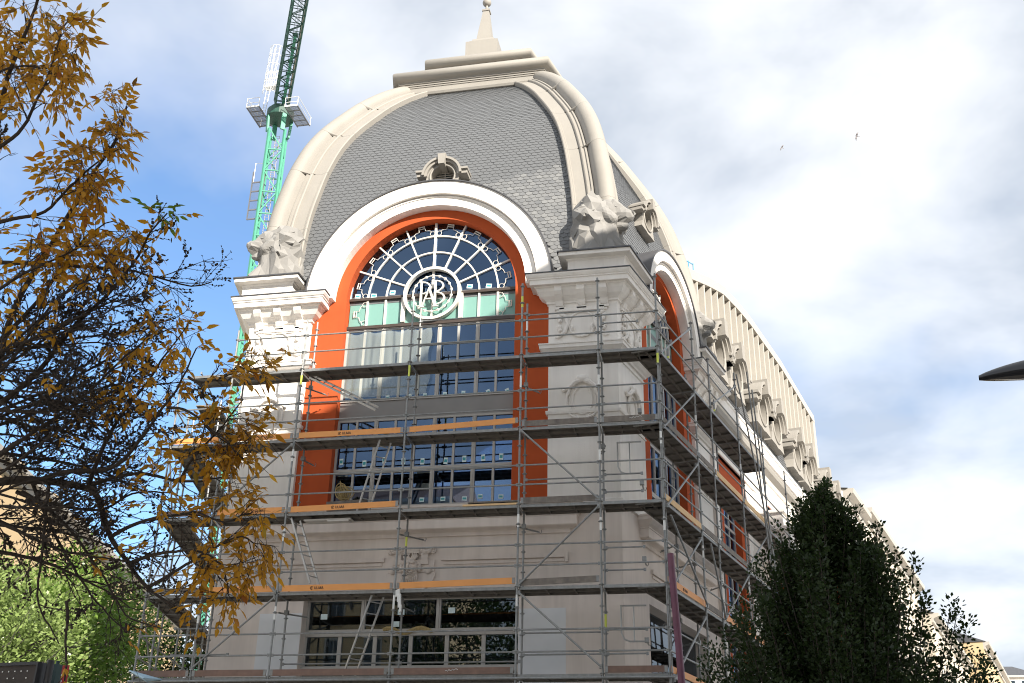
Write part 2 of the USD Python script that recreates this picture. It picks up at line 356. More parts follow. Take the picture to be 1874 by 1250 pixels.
SHELF = [(0, 14.02), (.06, 14.03), (.08, 14.08), (.13, 14.12), (.2, 14.20), (.22, 14.205), (.22, 14.30), (.245, 14.31), (.245, 14.345), (0, 14.37)]
NECK = [(0, 13.86), (.035, 13.87), (.035, 13.93), (0, 13.94)]
BAND = [(0, 12.34), (.05, 12.345), (.06, 12.40), (.06, 12.44), (0, 12.46)]
BAND2 = [(0, 12.16), (.03, 12.165), (.03, 12.20), (0, 12.21)]
BASE = [(0, 9.82), (.06, 9.83), (.06, 9.97), (0, 10.0)]
def fan_of(path): p = np.array(path); return p
def cartouche(fr, ac, zc, w, h, parent, depth=.07):
    """raised oval frame between scrolls with berries each side and a flat cap"""
    mb = MB(fr); th = np.linspace(0, 2*math.pi, 33)
    o = np.stack([ac+w*.36*np.cos(th), np.full(33, .02), zc+h*.44*np.sin(th)], 1); mb.path(o, .028, 6, caps=False, closed=False)
    for sx in (-1, 1):
        c = [(ac+sx*w*.62, .03, zc+h*.42), (ac+sx*w*.46, .06, zc+h*.30), (ac+sx*w*.38, .05, zc+h*.02), (ac+sx*w*.46, .06, zc-h*.28), (ac+sx*w*.66, .04, zc-h*.46), (ac+sx*w*.74, .02, zc-h*.44)]
        mb.path(c, [.03, .055, .05, .055, .04, .02], 7)
        c = [(ac+sx*w*.30, .05, zc-h*.02), (ac+sx*w*.26, .07, zc-h*.14), (ac+sx*w*.30, .05, zc-h*.30), (ac+sx*w*.14, .05, zc-h*.44), (ac, .05, zc-h*.47)]
        mb.path(c, [.025, .045, .035, .03, .03], 6)
        for dz in (.24, -.10):
            t = trimesh.creation.icosphere(1, .075); t.vertices = t.vertices*(1, .8, 1)+(ac+sx*w*.62, .05, zc+h*dz); mb.mesh(t)
            t = trimesh.creation.icosphere(1, .06); t.vertices = t.vertices*(1, .8, 1)+(ac+sx*w*.60, .06, zc+h*(dz-.11)); mb.mesh(t)
    mb.box((ac-w*.62, 0, zc+h*.46), (ac+w*.62, depth, zc+h*.60)); mb.box((ac-w*.58, 0, zc+h*.42), (ac+w*.58, depth*.6, zc+h*.455))
    part('cartouche', mb, 'white_plaster', parent, smooth=40)
def shield(fr, ac, zc, parent):
    """lower oval shield with a garland over it"""
    mb = MB(fr); th = np.linspace(0, 2*math.pi, 29)
    mb.path(np.stack([ac+.26*np.cos(th), np.full(29, .02), zc-.06+.40*np.sin(th)], 1), .03, 6, caps=False, closed=False)
    mb.path(np.stack([ac+.36*np.cos(th), np.full(29, .01), zc-.06+.50*np.sin(th)], 1), .022, 6, caps=False, closed=False)
    for sx in (-1, 1):
        mb.path([(ac, .06, zc+.50), (ac+sx*.18, .08, zc+.44), (ac+sx*.36, .06, zc+.28), (ac+sx*.50, .05, zc+.22), (ac+sx*.56, .03, zc+.30)], [.05, .07, .06, .05, .03], 7)
        mb.path([(ac+sx*.34, .05, zc+.24), (ac+sx*.42, .05, zc+.02), (ac+sx*.40, .03, zc-.24)], [.05, .035, .015], 6)
        mb.path([(ac+sx*.10, .05, zc-.58), (ac+sx*.28, .04, zc-.52), (ac+sx*.38, .02, zc-.40)], [.03, .03, .015], 6)
    t = trimesh.creation.icosphere(2, .14); t.vertices = t.vertices*(1.2, .6, .8)+(ac, .06, zc+.54); mb.mesh(t)
    part('shield', mb, 'white_plaster', parent, smooth=40)
def console(fr, ac, parent):
    prof = [(0, 15.52), (.07, 15.54), (.10, 15.60), (.13, 15.68), (.20, 15.74), (.30, 15.80), (.365, 15.88), (.375, 15.98), (.35, 16.045), (0, 16.045)]
    mb = MB(fr).extr_a(prof, ac-.105, ac+.105); mb.box((ac-.13, 0, 15.44), (ac+.13, .07, 15.515)); mb.box((ac-.085, 0, 15.37), (ac+.085, .045, 15.43))
    part('console', mb, 'white_plaster', parent)
for key in ('left', 'right', 'far'):
    P = pier_paths[key]
    pr = node('pier', B)
    mb = MB().sweep(P, [(-.3, 10.0), (.001, 10.0), (.001, 15.64), (-.3, 15.64)])
    shaft = part('shaft', mb, 'white_plaster', pr)
    mb = MB().sweep(P, CORN); part('cornice', mb, 'white_plaster', pr)
    part('cornice_flashing', MB().sweep(P, CAPP), 'zinc', pr)
    part('shelf_moulding', MB().sweep(P, SHELF), 'white_plaster', pr); part('neck_moulding', MB().sweep(P, NECK), 'white_plaster', pr)
    part('band_moulding', MB().sweep(P, BAND), 'white_plaster', pr); part('band_moulding', MB().sweep(P, BAND2), 'white_plaster', pr); part('base_moulding', MB().sweep(P, BASE), 'white_plaster', pr)
def cart_for(fr, a, pr):
    cartouche(fr, a, 14.98, 1.0, .84, pr); shield(fr, a, 12.78, pr)
    for k in (-1, 0, 1): console(fr, a+k*.62, pr)
LP, RP, FP = B+'/pier', B+'/pier_001', B+'/pier_002'
cart_for(FRONT, -1.5, LP); cart_for(FRONT, 7.38, RP); cart_for(SIDE, 2.15, RP); cart_for(SIDE, 8.82, FP)
# pedestals of the lions
PED = [(-.25, 16.39), (.20, 16.39), (.20, 16.42), (.17, 16.45), (.17, 16.80), (.20, 16.82), (.22, 16.84), (.22, 16.86), (.40, 16.88), (.40, 16.99), (-.25, 16.99)]
PEDC = [(-.2, 16.992), (.44, 16.992), (.44, 17.03), (-.2, 17.03)]
def pedestal(path, pr):
    p = np.array(path); c = p.mean(0)
    mb = MB().sweep(path, PED); mb.slab(Polygon(p).buffer(-.01), 16.40, 16.985); part('pedestal', mb, 'white_plaster', pr)
    mb = MB().sweep(path, PEDC); mb.slab(Polygon(p).buffer(-.05), 16.993, 17.028); part('pedestal_flashing', mb, 'zinc', pr)
pedestal([(7.2, 2.4), (7.2, 1.38), (8.47, 1.38), tuple(SW(2.45, .1)), tuple(SW(2.45, -.9))], RP)
pedestal([tuple(np.array([2*XC, 0])+np.array([-1, 1])*np.array(SW(2.45, -.9))), tuple(np.array([2*XC, 0])+np.array([-1, 1])*np.array(SW(2.45, .1))), (2*XC-8.47, 1.38), (2*XC-7.2, 1.38), (2*XC-7.2, 2.4)], LP)
pedestal([tuple(SW(8.3, -1.0)), tuple(SW(8.3, .1)), tuple(SW(9.7, .1)), tuple(SW(9.7, -1.0))], FP)

# red surround, archivolt and window of an arched bay
def ringsector(ac, zc, r0, r1, t0, t1, n=10):
    t = np.linspace(t0, t1, n)
    return Polygon([(ac+r1*math.cos(x), zc+r1*math.sin(x)) for x in t] + [(ac+r0*math.cos(x), zc+r0*math.sin(x)) for x in t[::-1]])
def archivolt(fr, ac, zc, rin, rout, zbase):
    mb = MB(fr)
    def band(r0, r1, d0, d1, n=64):
        pg = arch(ac, zc, r1, zbase, n).difference(arch(ac, zc, r0, zbase-.1, n)); mb.poly(pg, d0, d1)
    w = rout-rin
    band(rin, rin+.34*w, -.5, .17); band(rin+.34*w, rin+.40*w, -.5, .20); band(rin+.40*w, rin+.44*w, -.5, .15); band(rin+.44*w, rout, -1.6, .30)
    a = part('arch_moulding', mb, 'white_plaster', B)
    mb = MB(fr); pg = arch(ac, zc, rout+.035, zbase, 64).difference(arch(ac, zc, rout+.002, zbase-.1, 64)); mb.poly(pg, -1.7, .35)
    part('arch_flashing', mb, 'zinc', a)
archivolt(FRONT, XC, ZC-.04, 2.86, 3.62, 16.39)
archivolt(SIDE, SC, SZC-.1, 1.9, 2.5, 16.39)
def red(fr, ac, zc, half, rin, z0, z1):
    pg = rect(ac-half-.02, z0, ac+half+.02, zc).union(arch(ac, zc, min(half, rin+.75), zc-.1)).difference(arch(ac, zc, rin, z0-.1))
    part('window_surround', MB(fr).poly(pg, -.52, -.12), 'red_paint', B)
red(FRONT, XC, ZC, OPW, RIN, 9.98, 0); red(SIDE, SC, SZC, SOP, SRI, 9.98, 0)

def scroll(mb, c, ang, r):
    """small bracket of the fan: a square stem ending in two rings"""
    ca, sa = math.cos(ang), math.sin(ang)
    T = lambda u, v: (c[0]+u*sa+v*ca, -.375, c[1]-u*ca+v*sa)        # u tangential, v radial
    for sx in (-1, 1):
        th = np.linspace(0, 2*math.pi, 11)
        mb.path([T(sx*.30+.075*math.cos(x), .02+.075*math.sin(x)) for x in th], .012, 4, caps=False, closed=False)
        mb.path([T(sx*.28, .10), T(sx*.20, .16), T(sx*.10, .18), T(sx*.09, .34)], .012, 4)
    mb.path([T(-.10, .34), T(.10, .34)], .02, 4); mb.path([T(-.10, .27), T(.10, .27)], .014, 4)
def window(fr, ac, zc, r, cols, zs, emblem, sheets=()):
    """arched window: fan of panes over a mint band over casements; zs = bottom, transom, top of lower lights, bottom and top of upper lights"""
    W = node('window', B)
    fm = MB(fr); wm = MB(fr); dk = MB(fr)
    rr = [r*.338, r*.556, r*.776, r]; zt = zc+.12
    for k in range(8):                                               # fan panes
        t0, t1 = k*math.pi/8, (k+1)*math.pi/8
        for i in range(3): part('pane', MB(fr).poly(ringsector(ac, zt, rr[i]+.012, rr[i+1]-.012, t0+.006, t1-.006, 5), -.43, -.418), 'glass', W)
    part('pane', MB(fr).poly(ringsector(ac, zt, 0.01, rr[0]-.012, 0, math.pi, 20), -.43, -.418), 'glass', W)
    for i in range(4): wm.poly(ringsector(ac, zt, rr[i]-.024, rr[i]+.02, 0, math.pi, 40), -.445, -.36)
    for k in range(1, 8):
        t = k*math.pi/8; r0 = rr[0] if k != 4 else .2
        wm.bar(np.array((ac+r0*math.cos(t), -.40, zt+r0*math.sin(t))), np.array((ac+(r-.02)*math.cos(t), -.40, zt+(r-.02)*math.sin(t))), .072 if k == 4 else .048, .09, up=(0, 1, 0))
    if emblem:
        for k in range(8):
            t = (k+.5)*math.pi/8; scroll(wm, (ac+(rr[2]+.06)*math.cos(t), zt+(rr[2]+.06)*math.sin(t)), t, r)
        for sx in (-1, 1): scroll(wm, (ac+sx*(rr[2]+.06), zt-.48), 0 if sx > 0 else math.pi, r)
    zb, ztr, zl, zu, zg = zs
    dk.box((ac-r, -.47, zt-.06), (ac+r, -.33, zt+.02)); dk.box((ac-r, -.47, zg-.045), (ac+r, -.33, zg+.045))
    xs = [ac-r+2*r*i/cols for i in range(cols+1)]
    vx = [ac+s*q for q in rr[:3] for s in (-1, 1)]
    for x in vx: wm.box((x-.032, -.445, zg+.045), (x+.032, -.365, zt-.06))
    gx = sorted([ac-r]+vx+[ac+r])
    for i in range(7): part('mint_panel', MB(fr).box((gx[i]+.02, -.43, zg+.04), (gx[i+1]-.02, -.415, zt-.055)), 'mint_panel', W)
    for row, (z0, z1) in enumerate(((zu, zg-.045), (ztr+.04, zl), (zb, ztr-.04))):
        for i in range(cols):
            part('pane', MB(fr).box((xs[i]+.02, -.43, z0), (xs[i+1]-.02, -.418, z1)), 'glass', W)
        for i in range(cols+1):
            h = .055 if i in (0, 2, 5, 7, cols) else .032
            fm.box((xs[i]-h, -.46, z0), (xs[i]+h, -.375, z1))
            if h > .04: fm.box((xs[i]-.012, -.375, z0), (xs[i]+.012, -.36, z1))
        fm.box((ac-r, -.455, z0-.045), (ac+r, -.37, z0+.03)); fm.box((ac-r, -.453, z1-.03), (ac+r, -.372, z1+.03))
    part('frame', fm, 'window_frame', W); part('fan_bars', wm, 'fan_white', W); part('transom', dk, 'dark_steel', W)
    part('spandrel', MB(fr).box((ac-r, -.46, zl+.035), (ac+r, -.40, zu-.05)), 'spandrel', W)
    return W, xs, rr, zt
ZS = (10.12, 11.14, 12.62, 13.24, 15.52)
W1, XS, RR, ZT = window(FRONT, XC, ZC, RIN, 9, ZS, True)
W2, XS2, RR2, ZT2 = window(SIDE, SC, SZC, SRI, 6, ZS, False)
# blue and white stickers left on the glass by the glaziers
rg = random.Random(4)
def sticker(a, z, w=.15, h=.10, rot=0., two=True, d=-.414):
    ca, sa = math.cos(rot), math.sin(rot)
    mb = MB(FRONT); mb.obox((a, d, z), (w/2*ca, 0, w/2*sa), (0, .002, 0), (-h/2*sa, 0, h/2*ca)); k = part('sticker', mb, 'sticker_paper', W1)
    if two: mb = MB(FRONT); mb.obox((a, d+.005, z), (w*.36*ca, 0, w*.36*sa), (0, .002, 0), (-h*.22*sa, 0, h*.22*ca)); part('sticker_print', mb, 'sticker_teal', k)
for a, z in ((.65, 16.6), (1.15, 16.58), (1.72, 16.64), (4.05, 16.65), (4.62, 16.62)): sticker(a, z, .17, .13, rg.uniform(-.15, .1))
for i in range(2, 9): sticker((XS[i]+XS[i+1])/2+rg.uniform(-.1, .1), 12.72+.55, .11, .19, rg.uniform(-.12, .5 if i > 6 else .1))
for i in range(5, 9): sticker((XS[i]+XS[i+1])/2+rg.uniform(-.08, .08), 14.05+rg.uniform(-.05, .1), .16, .05, rg.uniform(-.1, .35), False)
for i in range(0, 9): sticker((XS[i]+XS[i+1])/2+rg.uniform(-.12, .12), 11.34+rg.uniform(0, .12), .11, .18, rg.uniform(-.08, .08))
for i in range(4, 9): sticker((XS[i]+XS[i+1])/2+rg.uniform(-.1, .1), 10.26+rg.uniform(0, .06), .13, .12, rg.uniform(-.1, .1))
# clear plastic sheet taped over the left of the upper lights
nx_, nz_ = 60, 14; V = []
for i in range(nx_+1):
    for j in range(nz_+1):
        a = .45+2.55*i/nx_; z = 15.38-2.08*j/nz_ - (.10*abs(math.sin(i*math.pi/15)) if j == 0 else 0)
        ph = i*.55+1.7*math.sin(i*.37)+.25*j*math.sin(i*.31+1); fold = .022*(math.sin(ph)+.6*math.sin(2.3*ph+j*.3)*(1-j/nz_))*(.5+.5*math.sin(i*.23)**2)
        V.append((a+(.05*math.sin(j*.8) if i == nx_ else 0), -.30+fold, z))
F = [[i*(nz_+1)+j, (i+1)*(nz_+1)+j, (i+1)*(nz_+1)+j+1, i*(nz_+1)+j+1] for i in range(nx_) for j in range(nz_)]
part('plastic_sheet', MB(FRONT).add(V, F, closed=False), 'plastic_sheet', W1, smooth=True)
# the round monogram
EM = node('monogram', B); mb = MB(FRONT); ec = (XC+.02, ZT-.02); th = np.linspace(0, 2*math.pi, 49)
mb.poly(Point(*ec).buffer(.86, 32).difference(Point(*ec).buffer(.775, 32)), -.36, -.22); part('ring', mb, 'fan_white', EM)
mb = MB(FRONT); mb.path([(ec[0]+.58*math.cos(t), -.28, ec[1]+.58*math.sin(t)) for t in th], .016, 5, caps=False, closed=False)
for k in range(18):
    t = (k+.5)*math.pi/9; ca, sa = math.cos(t), math.sin(t)
    c = np.array((ec[0]+.58*ca, -.28, ec[1]+.58*sa)); T_ = np.array((-sa, 0, ca)); N_ = np.array((ca, 0, sa))
    v = [c-T_*.085, c+T_*.085, c+N_*.05, c-N_*.05, c+np.array((0, .03, 0)), c-np.array((0, .03, 0))]
    mb.add(v, [[0, 2, 4], [2, 1, 4], [1, 3, 4], [3, 0, 4], [2, 0, 5], [1, 2, 5], [3, 1, 5], [0, 3, 5]])
part('bead_ring', mb, 'fan_white', EM)
def letter(shape, d): part('letter', MB(FRONT).poly(shape, d, d+.05), 'fan_white', EM)
def stem(x, z0, z1, w=.062): return rect(x-w/2, z0, x+w/2, z1).union(rect(x-w*1.25, z0, x+w*1.25, z0+.022)).union(rect(x-w*1.25, z1-.022, x+w*.8, z1))
def bowl(x, zc, rx, rz, w):
    from shapely import affinity
    o = affinity.scale(Point(0, 0).buffer(1, 20), rx, rz); n = affinity.scale(Point(0, 0).buffer(1, 20), rx-w, rz-.03)
    return affinity.translate(o.difference(n).intersection(rect(0, -1, 2, 1)), x, zc)
ex, ez = ec
letter(stem(ex-.33, ez-.40, ez+.40).union(bowl(ex-.33, ez+.19, .30, .21, .06)), -.30)
letter(stem(ex+.10, ez-.40, ez+.40).union(bowl(ex+.10, ez+.21, .26, .19, .055)).union(bowl(ex+.10, ez-.19, .31, .21, .06)), -.27)
letter(Polygon([(ex-.29, ez-.46), (ex-.25, ez-.46), (ex-.06, ez+.14), (ex-.10, ez+.14)]).union(Polygon([(ex+.09, ez-.46), (ex+.17, ez-.46), (ex-.05, ez+.16), (ex-.11, ez+.16)])).union(rect(ex-.20, ez-.22, ex+.06, ez-.19)).union(rect(ex-.34, ez-.47, ex-.20, ez-.445)).union(rect(ex+.05, ez-.47, ex+.22, ez-.445)), -.24)
mb = MB(FRONT)
for sx in (-1, 1): mb.box((ec[0]+sx*.86-.06, -.40, 15.6), (ec[0]+sx*.86+.06, -.30, 16.4))
mb.box((ec[0]-.02, -.40, 15.6), (ec[0]+.02, -.30, 16.2))
part('stand', mb, 'fan_white', EM)

# sill cornice, frieze panel and mask under the big window
SILL = [(0, 9.12), (.05, 9.13), (.05, 9.22), (.10, 9.25), (.22, 9.28), (.24, 9.30), (.24, 9.52), (.26, 9.53), (.26, 9.56), (.33, 9.62), (.40, 9.72), (.40, 9.80), (.42, 9.81), (.42, 9.86), (0, 9.9)]
mb = MB().sweep([(-1.3, 1.9), (-1.3, 1.5), (7.0, 1.5), (7.0, 1.9)], SILL); part('sill_cornice', mb, 'stucco', B)
mb = MB().sweep([tuple(SW(2.7, -.4)), tuple(SW(2.7, 0)), tuple(SW(8.3, 0)), tuple(SW(8.3, -.4))], SILL); part('sill_cornice', mb, 'stucco', B)
mb = MB(FRONT)
for a0, a1 in ((-1.12, 2.2), (3.72, 6.95)):
    mb.box((a0, 0, 8.50), (a1, .07, 8.61)); mb.box((a0+.06, 0, 8.40), (a1-.06, .035, 8.47))
    e = a0 if a0 < 0 else a1; s_ = 1 if a0 < 0 else -1
    mb.box((e-.04, 0, 8.38), (e+.04, .075, 8.635))
part('frieze_moulding', mb, 'stucco', B)
mb = MB(FRONT)
th = np.linspace(math.pi*1.02, 2*math.pi-.06, 24); mc = (2.93, 8.36)
mb.poly(Polygon([(mc[0]+.66*math.cos(t), mc[1]-.12+.56*math.sin(t)) for t in th]).union(rect(mc[0]-.62, mc[1]-.14, mc[0]+.62, mc[1]+.16)), 0, .05)
mb.box((mc[0]-.46, .05, mc[1]+.05), (mc[0]+.46, .10, mc[1]+.16)); mb.box((mc[0]-.44, 0, mc[1]+.16), (mc[0]-.26, .09, mc[1]+.34)); mb.box((mc[0]+.26, 0, mc[1]+.16), (mc[0]+.44, .09, mc[1]+.34))
mb.box((mc[0]-.20, 0, mc[1]+.34), (mc[0]+.2, .1, mc[1]+.44))
for sx in (-1, 1):
    for x, z, r in ((.56, .42, .075), (.24, .40, .085)):
        for q_, rr_ in ((.09, .02), (.045, .035)): mb.path([(mc[0]+sx*x+r*(q_/.09)*math.cos(t), .05, mc[1]+z+r*(q_/.09)*math.sin(t)) for t in np.linspace(0, 6.283, 13)], rr_, 5, caps=False, closed=False)
    mb.path([(mc[0]+sx*.24, .06, mc[1]+.45), (mc[0]+sx*.36, .08, mc[1]+.36), (mc[0]+sx*.46, .08, mc[1]+.38), (mc[0]+sx*.56, .06, mc[1]+.46)], [.04, .06, .06, .03], 6)
    t = trimesh.creation.icosphere(2, .085); t.vertices = t.vertices*(1, .9, 1.2)+(mc[0]+sx*.47, .08, mc[1]-.10); mb.mesh(t)
mask = part('frieze_mask', mb, 'stucco', B, smooth=35)
mb = MB(FRONT)                                           # a bearded face in relief
def blob(c, s, n=2): t = trimesh.creation.icosphere(n, 1.0); t.vertices = t.vertices*np.array(s)*(1.15, 1.5, 1.15)+np.array((mc[0]+c[0]*1.15, c[1]*1.5, mc[1]+c[2]*1.15)); mb.mesh(t)
blob((0, .05, -.06), (.18, .14, .25)); blob((0, .19, -.10), (.05, .07, .06)); blob((0, .17, -.02), (.03, .05, .09))
for sx in (-1, 1):
    blob((sx*.085, .16, -.10), (.07, .06, .06)); blob((sx*.075, .15, .045), (.07, .05, .025)); blob((sx*.21, .06, -.04), (.05, .05, .10)); blob((sx*.05, .165, -.165), (.065, .05, .025))
    for k in range(4): mb.path([(mc[0]+sx*(.02+.05*k), .15-.01*k, mc[1]-.20), (mc[0]+sx*(.03+.055*k), .14, mc[1]-.30), (mc[0]+sx*(.02+.05*k), .08, mc[1]-.40)], [.03, .028, .01], 6)
    for k in range(3): mb.path([(mc[0]+sx*.04*k, .13, mc[1]+.16), (mc[0]+sx*(.07+.05*k), .15, mc[1]+.24), (mc[0]+sx*(.03+.05*k), .08, mc[1]+.34)], [.035, .04, .015], 6)
blob((0, .15, -.205), (.055, .04, .022))
part('face', mb, 'stucco', mask, smooth=True)
# lower window
LW = node('window', B); fm = MB(FRONT); sp = MB(FRONT)
A0, A1 = .1, 5.75; tops = [A0, 1.62, 3.62, A1]
lows = [A0+(A1-A0)*i/6 for i in range(7)]
for i in range(3): part('pane', MB(FRONT).box((tops[i]+.05, -.38, 6.86), (tops[i+1]-.05, -.368, 7.62)), 'shop_glass', LW)
for i in range(6): part('pane', MB(FRONT).box((lows[i]+.04, -.38, 5.95), (lows[i+1]-.04, -.368, 6.72)), 'shop_glass', LW, label='pane backed with teal film'); part('film', MB(FRONT).box((lows[i]+.05, -.42, 5.95), (lows[i+1]-.05, -.40, 6.72)), 'sign_green', LW)
for i, a in enumerate(tops): fm.box((a-.06, -.42, 6.86), (a+.06, -.31, 7.62)); fm.box((a-.015, -.31, 6.86), (a+.015, -.29, 7.62))
for a in lows: fm.box((a-.05, -.415, 5.95), (a+.05, -.33, 6.72))
fm.box((A0, -.43, 6.70), (A1, -.30, 6.87)); fm.box((A0, -.43, 7.60), (A1, -.32, 7.68)); fm.box((A0-.02, -.45, 5.80), (A1+.02, -.2, 5.95)); fm.box((A0, -.43, 4.2), (A1, -.34, 4.3))
part('frame', fm, 'window_frame', LW); part('lower_panel', MB(FRONT).box((A0, -.42, 4.3), (A1, -.38, 5.8)), 'spandrel', LW)
for a, z in ((.55, 7.22), (2.5, 7.0), (2.62, 7.3), (3.95, 7.32)): 
    mb = MB(FRONT).box((a-.09, -.364, z-.07), (a+.09, -.360, z+.07)); part('sticker', mb, 'sticker_paper', LW)
mb = MB(SIDE).box((3.0, -.4, 4.2), (8.0, -.38, 7.68)); part('window', mb, 'shop_glass', B)
# flat primed strips beside the lower window
for a0, a1 in ((-1.06, .09), (5.76, 6.93)): part('primer_patch', MB(FRONT).box((a0, 0, 4.4), (a1, .006, 7.25)), 'primer', B)
mb = MB(SIDE)
for a0, a1 in ((3.2, 5.2), (5.8, 7.9)): mb.box((a0, 0, 8.50), (a1, .07, 8.61)); mb.box((a0+.06, 0, 8.40), (a1-.06, .035, 8.47))
part('frieze_moulding', mb, 'stucco', B)
# ------------------------------------------------------------------ the roof of the corner pavilion
WZ = np.array([[16.3, .20], [17, .25], [18.2, .30], [19.1, .36], [19.8, .45], [20.5, .58], [21.2, .71], [21.8, .87], [22.4, 1.05], [22.87, 1.24], [23.3, 1.44], [23.7, 1.66], [24.0, 1.83], [24.3, 2.02],
               [24.75, 2.28], [25.2, 2.58], [25.65, 2.92], [26.0, 3.2], [26.4, 3.56], [26.75, 3.95]])
_z = np.linspace(16.3, 26.75, 420); _w = np.interp(_z, WZ[:, 0], WZ[:, 1])
_k = np.ones(25)/25; _w = np.convolve(np.pad(_w, 12, 'edge'), _k, 'valid')
_w[-12:] = np.interp(_z[-12:], WZ[:, 0], WZ[:, 1])
_s = np.concatenate([[0], np.cumsum(np.hypot(np.diff(_z), np.diff(_w)))]); SLEN = _s[-1]
zof = lambda s: np.interp(s, _s, _z); wof = lambda s: np.interp(s, _s, _w)
INS = .17                                                # the slates lie this far behind the rib's line
def roofpt(face, u, s, out=0.):
    """u from 0 to 1 along the face at the developed height s"""
    w, z = wof(s)+INS, zof(s); c = corners(w)
    a, b = {'front': (c[3], c[0]), 'right': (c[0], c[1])}[face]
    ds = .02; t = np.array([wof(s+ds)-wof(s-ds), zof(s+ds)-zof(s-ds)]); t /= np.linalg.norm(t)
    n2 = np.array([0, -1.]) if face == 'front' else N2
    nrm = np.array([*(n2*t[1]), t[0]]); p = np.array([*(a+(b-a)*u), z])
    return p+nrm*out, nrm
def facelen(face, s):
    c = corners(wof(s)+INS); a, b = {'front': (c[3], c[0]), 'right': (c[0], c[1])}[face]; return np.linalg.norm(b-a)
RF = node('roof', B)
mb = MB()
ss = np.linspace(0, SLEN, 46); V = []
for s in ss:
    w = wof(s)+INS+.03; V += [np.array([*q, zof(s)]) for q in corners(w)]
F = [[4*i+j, 4*i+(j+1) % 4, 4*i+4+(j+1) % 4, 4*i+4+j] for i in range(45) for j in range(4)]
mb.add(V, F, closed=False); part('roof_deck', mb, 'slate_c', RF)
rs = np.random.RandomState(7)
SLW, EXPO = .198, .128
def slate_shape(face, uc, s0, w, L, jit):
    """scalloped slate: straight head, half-round tail, tail lifted"""
    fl = facelen(face, s0); p0, n0 = roofpt(face, uc, s0, .020+jit); p1, n1 = roofpt(face, uc, min(s0+L, SLEN-.01), .004)
    du = roofpt(face, uc+.5*w/fl, s0)[0]-roofpt(face, uc-.5*w/fl, s0)[0]; du /= np.linalg.norm(du)
    up = p1-p0; up /= np.linalg.norm(up); h = w/2*.97; n = n0
    top = [(-h, L), (h, L), (h, h*.62)]; tail = [(h*math.cos(t), h*.62-h*.62*math.sin(t)) for t in np.linspace(0, math.pi, 7)[1:-1]]; tp = top+tail+[(-h, h*.62)]
    A = np.array([p0+du*x+up*y for x, y in tp]); Bk = A-n*.011; k = len(tp)
    F = [[0, i+1, i] for i in range(1, k-1)] + [x for i in range(2, k-1) for x in ([i, i+1, k+i+1], [i, k+i+1, k+i])]
    return np.vstack([A, Bk]), np.array(F), p0
singles, rest = [], MB()
zc_, r_ = ZC-.04, 3.68
for face in ('front', 'right'):
    nrow = int((SLEN-.1)/EXPO)
    for i in range(nrow):
        s = .35+i*EXPO
        if s > SLEN-.12: break
        fl = facelen(face, s); lo, hi = .80, fl-.80
        off = (i % 2)*SLW/2; k0 = int(math.ceil((lo-fl/2-off)/SLW)); k1 = int(math.floor((hi-fl/2-off)/SLW))
        for k in range(k0, k1+1):
            c = fl/2+off+k*SLW+rs.uniform(-.004, .004); uc = c/fl; z = zof(s)
            if face == 'front':
                x = roofpt(face, uc, s)[0][0]
                if z < zc_+.05 and abs(x-XC) < r_: continue
                if (x-XC)**2+(z-zc_)**2 < (r_-.02)**2: continue
            else:
                a = (roofpt(face, uc, s)[0]-P5).dot(SV)
                if (a-SC)**2+(z-SZC+.1)**2 < 2.5**2 or (z < SZC and abs(a-SC) < 2.5): continue
            v, f, p = slate_shape(face, uc, s, SLW, EXPO+.07, rs.uniform(0, .006))
            singles.append((np.linalg.norm(p-CAM), v, f, face))
singles.sort(key=lambda q: q[0])
fr_s = [q for q in singles if q[3] == 'front']; near = fr_s[:300]; ids = set(id(q) for q in near)
for n_, q in enumerate(near):
    part('slate', (q[1], q[2]), ['slate_a', 'slate_b', 'slate_a', 'slate_c', 'slate_a', 'slate_b', 'slate_d'][rs.randint(7)], RF)
for q in singles:
    if id(q) not in ids: rest.add(q[1], q[2], closed=False)
part('slates', rest, 'slate_mix', RF, kind='stuff')

